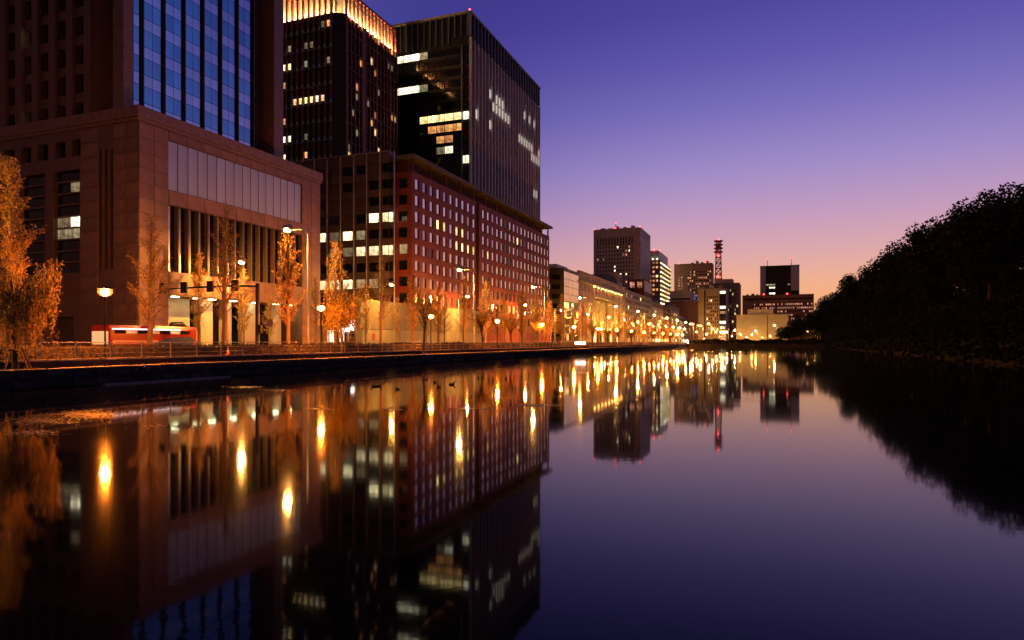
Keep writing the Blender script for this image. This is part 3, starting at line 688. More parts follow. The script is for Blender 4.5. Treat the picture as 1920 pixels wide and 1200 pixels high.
b = MB(); shell(b, -92, -80.6, 470, 503, 34.35, 46.5, 0, True, True); b.build('wall', brick_d, rb)
for x in (-90.5, -85.2):
    for k in range(4): fpiece('sign_bar', lit_r, rb, 'y', 470, x+k*.85, x+k*.85+.55, 41-(k % 2)*.6, 44.6, -.15, -.02)
    fpiece('sign_bar', lit_r, rb, 'y', 470, x-.05, x+3.2, 42.5, 43.1, -.2, -.16)
for k in range(5): fpiece('panel', fr, rb, 'x', -80.6, 471+6.4*k, 476.5+6.4*k, 38, 45.6, -.1, .05)
ya_ = y1+1.5
for nm, lab, yb_, zt_, m_, n_, f1, f2 in (('dark_roofed_office', 'street block with a dark attic band just beyond the stone office', 556, 31.5, cream, 8, .42, .5),
        ('brick_street_block', 'narrow brown street block between two pale fronts far along the avenue', 604, 27, brownpc, 6, .5, .45),
        ('tall_grey_street_block', 'tall plain grey street block in the far row', 662, 33.5, concrete, 8, .35, .6),
        ('end_street_block', 'low pale block ending the street frontage near the junction', 742, 26, whitew, 10, .45, .5)):
    hb = block(nm, lab, -100, -80, ya_, yb_, zt_, m_)
    grid(hb, 'x', -80, ya_+1, yb_-1, 6, zt_-4, n_, 6, f1, f2, chance(.2, lit_y, lit_dim, lit_a))
    grid(hb, 'x', -80, ya_+1, yb_-1, GZ+.3, 5, n_//2, 1, .8, .9, chance(.75, lit_y, lit_w), 'shop_window')
    grid(hb, 'y', ya_, -99, -81, max(8, zt_-9), zt_-1, 4, 2, .4, .5, chance(.15, lit_dim))
    fpiece('attic_band', fin_dark, hb, 'x', -80, ya_+.1, yb_-.1, zt_-2.6, zt_-.1, -.12, .05)
    for q in range(3):
        u = ya_+4+(yb_-ya_-8)*q/3; piece('roof_plant', steel if q % 2 else concrete, hb, -96+4*q, -90+4*q, u, u+7, zt_+.72, zt_+2.2+q)
    ya_ = yb_+1.5
# big beige slab tower with punched windows
xi = Xon(1113, 700)
I = block('beige_slab_tower', 'big beige slab tower with a grid of small punched windows', xi, -124, 700, 764, 121, beige)
grid(I, 'y', 700, xi+3, -131, 55, 104, 13, 12, .42, .45, chance(.05, lit_w, lit_r)); grid(I, 'y', 700, xi+3, -131, 104.5, 112.5, 13, 1, .42, .95, lambda i, j: glass_d, 'vent_slot')
fpiece('band', fin_dark, I, 'y', 700, xi+.2, -124.2, 104.0, 104.3, -.12, 0)
grid(I, 'x', -124, 704, 760, 40, 112, 9, 1, .6, 1, lambda i, j: fin_dark, 'dark_strip')
for x, z, r in ((xi+.5,122,.7), (-124.5,122.3,.7), (-150,122.2,.6)): beacon(I, x, 700.4, z, r)
m = MB(); m.tube([(-151,706,121.6), (-151,706,128)], [.5,.35], 6); m.build('antenna', steel, I); beacon(I, -151, 706, 128.6, .6)
# balconied tower
J = block('balconied_tower', 'slim tower with brightly lit yellow balconies and a dark top block', -152, -126, 850, 945, 104, brownpc)
b = MB(); b.box(-150, -128, 853, 935, 104.7, 117); b.build('top_block', fr, J)
for k in range(17):
    z = 100-5.6*k
    for i, (p0, p1, q) in enumerate(((852,868,lit_y), (872,905,lit_w), (908,942,lit_y))):
        fpiece('balcony', lit_y if rnd.random() < .55 else lit_w, J, 'x', -126, p0, p1, z, z+2.0, -1.2, .05)
    fpiece('balcony_slab', cream, J, 'x', -126, 850.2, 944.8, z-.7, z-.1, -1.4, .05)
    for i in range(3):
        if rnd.random() < .62: fpiece('lit_window', rnd.choice((lit_r, lit_a, lit_y)), J, 'y', 850, -139.5+4.2*i, -137+4.2*i, z, z+2.6, -.1, .05)
for x in (-135, -129.5): fpiece('deck_light', lit_w, J, 'y', 850, x-.8, x+.8, 105, 107, -.6, -.1)
beacon(J, -134, 852, 118, .9); beacon(J, -128.5, 862, 118, .8)
# hotel slab
xk0, xk1 = Xon(1264, 900), Xon(1335, 900)
Kt = block('dark_red_hotel_slab', 'dark red slab tower dotted with small pink lit windows', xk0, xk1, 900, 930, 103.5, brownpc)
grid(Kt, 'y', 900, xk0+.8, xk0+15, 45, 92, 4, 13, .35, .4, lambda i, j: (lit_r if rnd.random() < .75 else glass_d) if i in (1, 2) and j < 12 else None)
grid(Kt, 'y', 900, xk0+17, xk1-1, 45, 95, 12, 13, .6, .45, lambda i, j: lit_b if (j < 5 and 1 < i < 6 and rnd.random() < .55) else (lit_r if rnd.random() < .36 else glass_d))
for x in (xk0+6, xk1-8): beacon(Kt, x, 901, 105, .6)
for x in (-90, -87.5): m = MB(); m.tube([(x,905,104), (x,905,111)], [.25,.12], 5); m.build('antenna', steel, Kt)
Lo = block('pale_curved_hall', 'pale low block with banded floors below the dark red slab tower', Xon(1256, 760), Xon(1296, 760), 760, 790, 58, whitew)
grid(Lo, 'y', 760, Xon(1257, 760), Xon(1295, 760), 30, 52, 1, 5, .96, .4, lambda i, j: glass_d, 'window_band')
Bb = block('brown_block', 'plain dark brown block under the pale banded block', Xon(1243, 740), Xon(1310, 740), 752, 758, 46, brownpc)
# tan block with a lit stair strip
xa, xm, xz = Xon(1309, 560), Xon(1349, 560), Xon(1362, 560)
Lb = block('tan_office', 'tan office block with a dark glass strip of white lit floors', xa, xz, 560, 590, 44.5, cream)
grid(Lb, 'y', 560, Xon(1324, 560), xm-.6, 8, 40, 6, 11, .5, .5, chance(.14, lit_y, lit_r)); fpiece('dark_joint', fin_dark, Lb, 'y', 560, Xon(1320, 560), Xon(1323, 560), 3, 44, -.1, 0)
fpiece('glass_strip', glass_d, Lb, 'y', 560, xm, xz-.3, 3, 44, -.08, 0)
for k in range(10): 
    if k not in (7, 4, 8): fpiece('lit_floor', lit_w if k in (1, 3, 6, 9) else lit_dim, Lb, 'y', 560, xm+.3, xz-.6, 5+4*k, 7.1+4*k, -.14, -.09)
Mb = block('grey_brown_office', 'grey brown office behind the tan block with a rooftop plant room', Xon(1336, 600), Xon(1386, 600), 600, 640, 52, mat('taupe_precast', (.27,.2,.17), .75))
grid(Mb, 'y', 600, Xon(1362, 600)+.5, Xon(1386, 600)-.6, 8, 48, 5, 12, .45, .5, chance(.25, lit_dim, lit_y)); 
b = MB(); b.box(Xon(1343,610), Xon(1374,610), 610, 630, 52.7, 57); b.build('plant_room', beige, Mb)
def clutter(t, x0, x1, y0, y1, z, n_, m=None):
    for q in range(n_):
        x = x0+(x1-x0)*(q+.2)/n_; wd = (x1-x0)/n_*rnd.uniform(.35,.6); h_ = rnd.uniform(1.2,3.6)
        piece('roof_plant', m or (steel if q % 2 else concrete), t, x, x+wd, y0+2, min(y1-1, y0+2+rnd.uniform(4,9)), z+.72, z+.72+h_)
clutter(I, xi+5, -128, 702, 760, 121, 5, beige); clutter(Kt, xk0+20, xk1-3, 902, 928, 103.5, 4); clutter(Lb, xa+1, xz-1, 562, 588, 44.5, 3); clutter(H1, -99, -83, 440, 460, 33.6, 3)
# lattice mast
mx, my = Xon(1347, 660), 660
Ms = thing('lattice_mast', 'tall red and white lattice telecom mast with red lights', 'mast', (mx, my, 50))
z0, z1 = GZ, Zat(452, mx, my)
rw = [mat('mast_red', (.5,.05,.04), .5), mat('mast_white', (.6,.55,.5), .5)]
sec = 13; hs = (z1-30)/sec
for k in range(sec):
    a, c = 30+hs*k, 30+hs*(k+1); hw = 3.4-1.6*k/sec; m = MB()
    q = [(mx-hw,my-hw), (mx+hw,my-hw), (mx+hw,my+hw), (mx-hw,my+hw)]
    for i in range(4):
        m.tube([(*q[i],a), (*q[i],c)], [.42,.42], 4); m.tube([(*q[i],a), (*q[(i+1)%4],c)], [.28,.28], 4); m.tube([(*q[(i+1)%4],a), (*q[i],c)], [.28,.28], 4); m.tube([(*q[i],c), (*q[(i+1)%4],c)], [.3,.3], 4)
    m.build('lattice_section', rw[(k//2+1) % 2] if k > 3 else rw[1], Ms)
b = MB(); b.box(mx-3.6, mx+3.6, my-3.6, my+3.6, GZ, 62); b.build('base_tower', beige, Ms)
for k in range(4):
    z = z1-11+k*3.4; b = MB(); b.lathe([(3.6,0), (4.2,.3), (4.2,1.1), (3.6,1.4)], 10, 0, (mx,my,z)); b.build('antenna_platform', rw[0], Ms)
for z, r in ((z1+1.2, 1.0), (z1-14, .8), (z1-34, .9)): beacon(Ms, mx, my-3.6 if z < z1 else my, z, r)
# far government blocks beyond the junction
xn0, xn1 = Xon(1392, 800), Xon(1526, 800)
Nb = block('wide_brown_block', 'wide low brown office block with rows of pink lit windows', xn0, xn1, 800, 840, 54, brownpc)
grid(Nb, 'y', 800, xn0+12, xn1-1, 10, 46, 30, 9, .55, .42, lambda i, j: (lit_r if rnd.random() < (.85 if j > 6 else .42) else glass_d))
fpiece('attic_band', fin_dark, Nb, 'y', 800, xn0+2, xn1-.5, 49, 51, -.1, 0)
clutter(Nb, xn0+3, xn0+19, 802, 838, 54, 3)
xt0, xt1 = Xon(1425, 830), Xon(1500, 830)
Nt = block('dark_step_tower', 'dark square tower with pale side walls and two roof antennas', xt0, xt1, 845, 880, 91, black_m)
fpiece('side_wall', fr, Nt, 'y', 845, xt0+.1, xt0+6, 50, 90.5, -.3, 0); fpiece('side_wall', fr, Nt, 'y', 845, xt1-9, xt1-.1, 62, 90.5, -.3, 0)
grid(Nt, 'y', 845, xt0+6.5, xt1-9.5, 54, 88, 8, 10, .9, .5, lambda i, j: lit_w if (j in (3, 1) and i in (1, 2)) else (lit_dim if j == 4 and rnd.random() < .7 else glass_d))
for px in (1439, 1484):
    x = Xon(px, 846); m = MB(); m.tube([(x,850,91.7), (x,850,100)], [.4,.25], 5); m.build('antenna', steel, Nt); beacon(Nt, x, 850, 100.5, .6)
for px in (1432, 1476): beacon(Nb, Xon(px, 799), 799.5, 55.5, .8)
xo0, xo1 = Xon(1381, 470), Xon(1478, 470)
O = block('white_blank_hall', 'blank white box-shaped hall behind the far end of the moat', xo0, xo1, 470, 500, 20, whitew)
b = MB(); b.box(Xon(1402,476), Xon(1450,476), 476, 492, 20.7, 24.3); b.build('roof_box', whitew, O)
fpiece('dark_seam', fin_dark, O, 'y', 470, Xon(1438,470), Xon(1439.5,470), 3, 20, -.05, 0)

# ------------------------------------------------------------------ lamps
def copies(parts, name, label, cat, loc, rotz=0, group=None, scale=1):
    t = thing(name, label, cat, loc, rotz, group, scale)
    last = None
    for pn, me in parts:
        o = bpy.data.objects.new(pn.lstrip('>'), me); col.objects.link(o)
        if pn[0] == '>': o.parent = last
        else: o.parent = t; last = o
    return t
pp = MB().lathe([(.16,0), (.16,.25), (.09,.4), (.065,.6), (.055,4.35), (.10,4.42), (.16,4.5)], 10).mesh('post', black_m, True)
pg = MB().lathe([(.12,4.51), (.34,4.58), (.5,4.80), (.46,4.98), (.36,5.05)], 14).mesh('globe', gm, True)
pb = MB().lathe([(.06,4.54), (.2,4.64), (.29,4.80), (.24,4.95), (.06,5.03)], 12).mesh('bulb', bulb_o, True)
pc = MB().lathe([(.62,5.055), (.63,5.09), (.25,5.2), (.05,5.28), (.02,5.38)], 12).mesh('cap', black_m, True)
path_y = [34.9+25.1*k for k in range(15)]
for k, y in enumerate(path_y):
    copies([('post', pp), ('globe', pg), ('>bulb', pb), ('cap', pc)], 'path_lamp', f'black post lamp with an orange glowing globe, {ORD[k]} from the left behind the railing', 'lamp',
           (-44.75, y, WZ-.02), 0, 'orange lamps along the waterside path')
def street(hz, arm, lens=None):
    post = MB().tube([(0,0,0), (0,0,1.2), (0,0,hz)], [.15,.12,.075], 8).mesh('pole', steel, True)
    ar = MB().tube([(0,0,hz-.7), (-arm*.3,0,hz-.1), (-arm,0,hz+.05)], [.05,.05,.04], 6).tube([(0,0,hz-.05), (-arm*.55,0,hz+.0)], [.03,.03], 5).mesh('arm', steel, True)
    hd = MB().tube([(-arm+.75,0,hz+.16), (-arm+.35,0,hz+.25), (-arm-.45,0,hz+.25), (-arm-.8,0,hz+.16)], [.1,.42,.42,.12], 8).lathe([(.5,.02), (.66,.03), (.66,.07), (.4,.14)], 14, 0, (-arm-.05,0,hz+.06)).mesh('lamp_head', steel, True)
    ln = MB().lathe([(.06,-.34), (.28,-.27), (.41,-.10), (.38,.0)], 10, 0, (-arm-.05,0,hz+.06)).mesh('lens', lens or bulb_y, True)
    return [('pole', post), ('arm', ar), ('lamp_head', hd), ('>lens', ln)]
st = street(14.6, 2.9)
ny = [Yon(540,-53.6)-46, Yon(540,-53.6), Yon(862,-53.6), Yon(1000,-53.6), Yon(1088,-53.6), Yon(1155,-53.6)]  # first lamp is unseen left of frame, added to light the leftmost trees
while ny[-1] < 620: ny.append(ny[-1]+46)
for k, y in enumerate(ny):
    copies(st, 'street_lamp', f'tall steel street lamp with one arm over the road, {ORD[k]} of the near side row', 'street lamp', (-50.7, y, WZ-.02), 0, 'near side street lamps')
fy = [Yon(457,-74.), Yon(737,-74.), Yon(879,-74.), Yon(987,-74.)]
while fy[-1] < 640: fy.append(fy[-1]+41)
st2 = street(13.4, 2.6)
for k, y in enumerate(fy):
    copies(st2, 'street_lamp', f'tall steel street lamp in front of the facades, {ORD[k]} of the far side row', 'street lamp', (-77., y, GZ-.01), PI, 'far side street lamps')
# lamps at the junction past the moat
sj = street(9.5, 1.2, bulb_j); sj2 = street(13.4, 2.6, bulb_j)
for k, (px, py) in enumerate(((1300,607),(1318,610),(1340,616),(1366,622),(1390,626),(1412,627),(1457,609),(1471,625),(1519,621),(1533,618),(1352,630),(1402,632),(1432,632),(1309,622),(1327,626),(1334,606),(1346,622),(1358,614),(1374,630),(1381,619),(1322,634),(1420,620),(1446,630))):
    Y = 404 + (k*37) % 60 if k not in (8, 9) else 402; X = Xon(px, Y)
    z = max(3., Zat(py, X, Y)-GZ)
    copies(sj if k < 7 or k > 12 else sj2, 'junction_lamp', f'small far street lamp by the junction, {ORD[k]} counted along the far shore', 'street lamp', (X, Y, GZ-.12), 0, 'lamps around the far junction', (z/9.5 if k < 7 or k > 12 else z/13.4))

# ------------------------------------------------------------------ trees
def ginkgo(h, leaves, spread, mleaf, seed, lsz=.2):
    R_ = random.Random(seed); tr = MB(); lf = MB(); global rnd; keep = rnd; rnd = R_
    pts = [(0,0,0)]; x = y = 0
    for k in range(1, 9): x += R_.uniform(-.06,.06); y += R_.uniform(-.06,.06); pts.append((x, y, h*k/8))
    tr.tube(pts, [.24*(1-k/8)**.8+.025 for k in range(9)], 7)
    def on(z):
        f = z/h*8; i = min(7, int(f)); a, b = Vector(pts[i]), Vector(pts[i+1]); return a.lerp(b, f-i)
    z = h*.2; tips = []
    while z < h*.97:
        a = R_.uniform(0, 2*PI); f = (z/h-.2)/.8
        ln = spread*(.55+.9*min(1, f*4))*(1-f)**.8*R_.uniform(.7,1.15)+.25
        up = R_.uniform(.55,.95) + .3*f; s = on(z); d = Vector((math.cos(a)*math.cos(up), math.sin(a)*math.cos(up), math.sin(up)))
        br = [s]; 
        for k in range(1, 4):
            d = (d + Vector((R_.uniform(-.25,.25), R_.uniform(-.25,.25), .12))).normalized(); br.append(br[-1]+d*ln/3)
        r0 = .025+.035*ln/spread; tr.tube(br, [r0, r0*.8, r0*.55, .012], 4, cap=False)
        for k in range(int(6+ln*9)):
            f2 = R_.uniform(.2,1)*3; i = min(2, int(f2)); q = br[i].lerp(br[i+1], f2-i)
            a2 = R_.uniform(0, 2*PI); d2 = (Vector((math.cos(a2), math.sin(a2), R_.uniform(.2,1.2)))).normalized(); e = q + d2*R_.uniform(.25,.75)
            tr.tube([q, e], [.013,.006], 3, cap=False); tips.append((q, e))
            if R_.random() < .7:
                d3 = (d2+Vector((R_.uniform(-.8,.8), R_.uniform(-.8,.8), R_.uniform(-.2,.6)))).normalized(); q3 = q.lerp(e, R_.uniform(.3,.8)); e3 = q3+d3*R_.uniform(.2,.5)
                tr.tube([q3, e3], [.009,.005], 3, cap=False); tips.append((q3, e3))
        z += h*.016*R_.uniform(.6,1.4)
    for k in range(leaves):
        q, e = tips[int(R_.random()*len(tips))]
        lf.leaf(q.lerp(e, R_.random()) + Vector((R_.gauss(0,.06), R_.gauss(0,.06), R_.gauss(0,.06))), R_.uniform(.6,1.3)*lsz, 0, .3, .9)
    rnd = keep
    return [('trunk', tr.mesh('trunk', bark)), ('crown', lf.mesh('crown', mleaf))]
gk = [ginkgo(12.6, 1500, 2.3, leaf_g, 1, .12), ginkgo(14, 800, 2.5, leaf_g, 2, .11), ginkgo(13.5, 5000, 2.5, leaf_o, 3, .12), ginkgo(13, 3000, 2.2, leaf_g, 4, .12), ginkgo(13, 5000, 2.4, leaf_g, 5, .13)]
kinds = ['nearly bare ginkgo', 'dark bare ginkgo', 'russet-leaved ginkgo', 'slender yellow ginkgo', 'dense orange ginkgo']
near_row = [(14,4,1.12), (283,0,1.0), (422,1,1.08), (540,2,1.02), (630,3,1.08), (715,1,.96), (775,3,.9), (822,0,.86), (870,1,.95), (911,3,1.0)]
gi = [(Yon(p, -51.4), v, s) for p, v, s in near_row]; y = gi[-1][0]+10
while y < 400: gi.append((y, [3,2,0,3,1][len(gi) % 5], .85+.25*((len(gi)*7) % 5)/5)); y += 10.5
for k, (y, v, s) in enumerate(gi):
    copies(gk[v], 'ginkgo_tree', f'{kinds[v]}, {ORD[k]} from the left in the near row behind the hedge', 'tree', (-51.4, y, WZ-.05), k*1.7, 'ginkgo trees of the near row', s)
far_row = [(375,2,1.05), (455,3,1.0), (506,0,.75), (592,1,.95), (686,3,1.0), (745,0,.9), (800,1,.85)]
gj = [(Yon(p, -77.6), v, s) for p, v, s in far_row]; y = gj[-1][0]+10
while y < 420: gj.append((y, [0,3,2,1][len(gj) % 4], .85+.2*((len(gj)*5) % 4)/4)); y += 12
for k, (y, v, s) in enumerate(gj):
    copies(gk[v], 'ginkgo_tree', f'{kinds[v]}, {ORD[k]} from the left in the far row by the facades', 'tree', (-77.7, y, GZ-.02), k*2.3, 'ginkgo trees of the far row', s)

def willow(h, strands, drop, rad, seed, mleaf=leaf_w, lsz=.26):
    R_ = random.Random(seed); tr = MB(); lf = MB(); global rnd; keep = rnd; rnd = R_
    pts = [Vector((0,0,0))]
    for k in range(1, 6): pts.append(pts[-1]+Vector((R_.uniform(-.12,.16), R_.uniform(-.12,.12), h*.5/5)))
    tr.tube(pts, [.2,.17,.15,.14,.13,.12], 8)
    top = pts[-1]; arcs = []
    for k in range(16):
        a = 2*PI*k/16+R_.uniform(-.2,.2); rr = rad*R_.uniform(.45,1.0); s = pts[3].lerp(top, R_.uniform(.0,1))
        c = [s, s+Vector((math.cos(a)*rr*.35, math.sin(a)*rr*.35, h*.22*R_.uniform(.8,1.3))), s+Vector((math.cos(a)*rr*.75, math.sin(a)*rr*.75, h*.34*R_.uniform(.7,1.2))), s+Vector((math.cos(a)*rr, math.sin(a)*rr, h*.28*R_.uniform(.6,1.2)))]
        tr.tube(c, [.07,.05,.035,.015], 5, cap=False); arcs.append(c)
        for q in (1, 2):
            e = c[q]+Vector((R_.uniform(-.8,.8), R_.uniform(-.8,.8), R_.uniform(.3,1.2))); tr.tube([c[q], e], [.03,.01], 4, cap=False); arcs.append([c[q], c[q].lerp(e,.4), c[q].lerp(e,.7), e])
    for k in range(strands):
        c = arcs[int(R_.random()*len(arcs))]; f = R_.uniform(.6,3); i = min(2, int(f)); q = c[i].lerp(c[i+1], f-i) + Vector((R_.gauss(0,.25), R_.gauss(0,.25), R_.gauss(0,.12)))
        ln = drop*R_.uniform(.35,1.05); d = Vector((R_.uniform(-.12,.12), R_.uniform(-.12,.12), -1)); nn = max(3, int(ln/.13))
        tr.tube([q, q+d*ln], [.012,.006], 3, cap=False)
        for j in range(nn):
            lf.leaf(q + d*(ln*j/nn) + Vector((R_.gauss(0,.05), R_.gauss(0,.05), 0)), R_.uniform(.6,1.2)*lsz, 0, 1.1, .38)
    rnd = keep
    return [('trunk', tr.mesh('trunk', bark_d)), ('crown', lf.mesh('crown', mleaf))]
wl = [willow(7.6, 300, 3.6, 3.2, 21), willow(7.4, 300, 3.4, 2.7, 22), willow(8.6, 330, .9, 2.9, 23, leaf_w, .2), willow(6.6, 260, 1.1, 2.3, 24, leaf_w, .22)]
wk = ['weeping willow with long hanging brown strands', 'weeping willow with hanging strands glowing orange', 'small round-headed willow with a dark trunk', 'young round-headed willow']
ws = [(30,-43.3,0,1.0,1.2), (640,-46.2,1,1.08,0.4), (795,-43.4,2,1.05,2.0), (905,-45.9,3,1.15,.5), (960,-46.,3,1.05,1.7), (1008,-46,2,.8,.2), (1050,-45.8,3,.95,3.), (1110,-43.4,2,.9,1.), (1140,-45.8,3,.95,2.2), (1160,-45.6,3,1.,.7), (1185,-43.4,3,1.,.7), (1205,-45.6,3,.95,.9), (1225,-43.4,3,1.0,.1), (1243,-45.6,2,.8,.3), (1258,-43.4,3,1.,.7)]
for k, (px, X, v, s, rz) in enumerate(ws):
    copies(wl[v], 'willow_tree', f'{wk[v]}, {ORD[k]} from the left beside the railing', 'tree', (X, Yon(px, X), 1.22 if X > -44 else WZ-.05), rz, 'willows along the moat', s)
# props of the leftmost willow
wx, wy = -43.3, Yon(30, -43.3)
pr = thing('tree_stake', 'pair of leaning wooden stakes tied to the leftmost willow trunk', 'tree stake', (wx, wy, 1.24))
for a, b_ in (((.9,.55,0), (.06,.05,1.85)), ((-.35,-.55,0), (-.02,-.04,1.8)), ((-.2,.8,0), (.03,.0,1.6))):
    m = MB(); m.tube([(wx+a[0]*.45+.2*(a[0] > 0), wy+a[1], 1.24), (wx+b_[0]+.1, wy+b_[1], 1.24+b_[2])], [.05,.045], 6); m.build('stake', mat('timber', (.22,.13,.07), .85), pr)
m = MB(); m.tube([(wx-.28, wy-.02, 2.9), (wx+.34, wy+.02, 2.92)], [.05,.05], 6); m.build('crossbar', MATS['timber'], pr)

# wooded right bank
def broad(h, rad, clumps, per, seed):
    R_ = random.Random(seed); tr = MB(); lf = MB(); global rnd; keep = rnd; rnd = R_
    tr.tube([(0,0,-1), (.1,0,h*.3), (0,.15,h*.6), (.1,.1,h*.85)], [.42,.34,.22,.08], 7)
    for k in range(clumps):
        a = R_.uniform(0, 2*PI); u = R_.uniform(-.85,1); rr = R_.random()**.42
        q = Vector((math.cos(a)*math.sqrt(max(0,1-u*u))*rad*rr, math.sin(a)*math.sqrt(max(0,1-u*u))*rad*rr, h*.6+u*rr*h*.38))
        if k % 3 == 0: tr.tube([(0,.1,h*R_.uniform(.3,.6)), tuple(q)], [.12,.03], 4, cap=False)
        cs = R_.uniform(.55,1.25)*rad*.27
        for j in range(per): g_ = Vector((R_.gauss(0,1), R_.gauss(0,1), R_.gauss(0,.8))); g_ *= min(1, 1.35/max(.01, g_.length)); lf.leaf(q+g_*cs*.8, R_.uniform(.32,.62), 0, 0, .85)
    rnd = keep
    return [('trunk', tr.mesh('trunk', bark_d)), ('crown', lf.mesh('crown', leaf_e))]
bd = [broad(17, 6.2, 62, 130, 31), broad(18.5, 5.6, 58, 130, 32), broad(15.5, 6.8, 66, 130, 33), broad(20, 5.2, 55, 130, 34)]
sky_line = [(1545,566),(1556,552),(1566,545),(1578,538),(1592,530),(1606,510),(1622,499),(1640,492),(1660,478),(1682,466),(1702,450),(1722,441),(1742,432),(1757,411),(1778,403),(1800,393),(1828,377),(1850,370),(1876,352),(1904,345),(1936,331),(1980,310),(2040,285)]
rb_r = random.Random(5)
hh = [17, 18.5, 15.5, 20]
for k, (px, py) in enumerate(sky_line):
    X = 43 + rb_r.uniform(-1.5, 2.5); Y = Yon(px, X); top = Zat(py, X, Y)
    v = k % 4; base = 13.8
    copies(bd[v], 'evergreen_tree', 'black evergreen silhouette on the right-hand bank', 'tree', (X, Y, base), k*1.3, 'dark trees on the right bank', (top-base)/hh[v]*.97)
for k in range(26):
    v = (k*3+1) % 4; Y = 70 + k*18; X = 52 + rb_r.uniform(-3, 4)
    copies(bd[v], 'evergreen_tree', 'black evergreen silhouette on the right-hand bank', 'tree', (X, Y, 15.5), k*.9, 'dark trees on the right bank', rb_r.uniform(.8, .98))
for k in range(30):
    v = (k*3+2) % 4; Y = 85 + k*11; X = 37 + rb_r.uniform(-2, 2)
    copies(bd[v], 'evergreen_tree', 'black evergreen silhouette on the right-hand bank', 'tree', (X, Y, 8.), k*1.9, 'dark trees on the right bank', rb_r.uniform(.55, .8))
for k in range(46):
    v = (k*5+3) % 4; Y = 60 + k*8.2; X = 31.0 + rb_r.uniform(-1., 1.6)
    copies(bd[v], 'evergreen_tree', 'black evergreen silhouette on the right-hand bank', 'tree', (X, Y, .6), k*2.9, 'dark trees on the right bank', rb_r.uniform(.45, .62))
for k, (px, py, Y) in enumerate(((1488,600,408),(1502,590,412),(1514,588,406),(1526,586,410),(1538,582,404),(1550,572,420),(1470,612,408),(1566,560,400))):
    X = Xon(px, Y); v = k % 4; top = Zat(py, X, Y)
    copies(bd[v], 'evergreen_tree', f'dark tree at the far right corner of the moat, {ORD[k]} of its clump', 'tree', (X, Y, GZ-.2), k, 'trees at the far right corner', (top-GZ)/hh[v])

# shrubs
def shrub(rad, n, seed, m, lsz):
    R_ = random.Random(seed); lf = MB(); global rnd; keep = rnd; rnd = R_
    for k in range(n):
        a = R_.uniform(0, 2*PI); u = R_.random(); rr = .72+.3*R_.random()**.5
        lf.leaf((math.cos(a)*math.sqrt(1-u*u)*rad*rr, math.sin(a)*math.sqrt(1-u*u)*rad*rr, u*rad*.75*rr), R_.uniform(.7,1.3)*lsz, 0, 0, .7)
    core = MB().lathe([(rad*.8,-.05), (rad*.82,rad*.2), (rad*.6,rad*.45), (rad*.2,rad*.58)], 10)
    rnd = keep
    return [('foliage', lf.mesh('foliage', m)), ('branches', core.mesh('branches', bark_d))]
sb = shrub(1.5, 1500, 41, leaf_h, .16)
for k, p in enumerate((585,622,648,672,742,760,786,835,858,895)):
    y = Yon(p, -52.0); copies(sb, 'dome_shrub', f'clipped dome shrub behind the hedge, {ORD[k]} from the left', 'shrub', (-52., y, WZ-.05), k, 'clipped dome shrubs', .9+.1*(k % 3))
sf = shrub(3.2, 1500, 42, leaf_e, .42)
for k in range(19):
    X = -40 + 4.1*k; copies(sf, 'shore_shrub', f'low black bush on the far shore, {ORD[k]} from the left', 'shrub', (X, YE+3.2+(k % 3), GZ-.15), k, 'bushes along the far shore', .9+.45*((k*5) % 4)/4)

# hedge between path and road
hd = thing('hedge', 'long clipped dark hedge behind the railing', 'hedge', (-48.2, 30, WZ-.05))
b = MB(); b.box(-48.75, -47.45, -10, 230, WZ-.05, 2.62); b.box(-48.75, -47.45, 231.5, YE, WZ-.05, 2.62); b.build('branches', bark_d, hd)
lf = MB()
for k in range(26000):
    y = -10 + 240*rnd.random()**1.7 if k < 20000 else rnd.uniform(140, YE)
    if rnd.random() < .62: q = (-47.45+rnd.uniform(-.05,.1), y, rnd.uniform(WZ, 2.68))
    else: q = (rnd.uniform(-48.8,-47.4), y, 2.62+rnd.uniform(-.03,.1))
    lf.leaf(q, rnd.uniform(.1,.2), 0, 0, .7)
lf.build('foliage', leaf_h, hd)['kind'] = 'stuff'

# railing
rl = thing('railing', 'dark steel three-rail railing along the moat path', 'railing', (-44.5, 40, WZ-.02))
pm_ = MB().box(-.035,.035,-.045,.045,0,1.22).box(-.05,.05,-.06,.06,1.22,1.25).mesh('post', railm)
for k in range(154):
    o = bpy.data.objects.new('post', pm_); col.objects.link(o); o.parent = rl; o.location = (0, -14+k*2.62-40+2.0, 0)
for z in (1.17, .78, .40):
    for k in range(11):
        y0 = -12+k*36.68; m = MB(); m.tube([(-44.5,y0,WZ+z), (-44.5,y0+36.68,WZ+z)], [.032 if z > 1 else .024]*2, 6); m.build('rail', railm, rl)

# traffic cone
cy = Yon(427, -44.15)
cn = thing('traffic_cone', 'orange traffic cone with a white band on the kerb by the railing', 'traffic cone', (-44.1, cy, 1.81))
m = MB(); m.box(-44.3, -43.9, cy-.2, cy+.2, 1.812, 1.85); m.build('base', orange_p, cn)
m = MB(); m.lathe([(.16,.04), (.12,.25)], 12, 0, (-44.1,cy,1.81)); m.lathe([(.09,.42), (.03,.72), (.015,.73)], 12, 0, (-44.1,cy,1.81)); m.build('cone_body', orange_p, cn, True)
m = MB(); m.lathe([(.118,.251), (.092,.419)], 12, 0, (-44.1,cy,1.81)); m.build('reflective_band', whitep, cn, True)

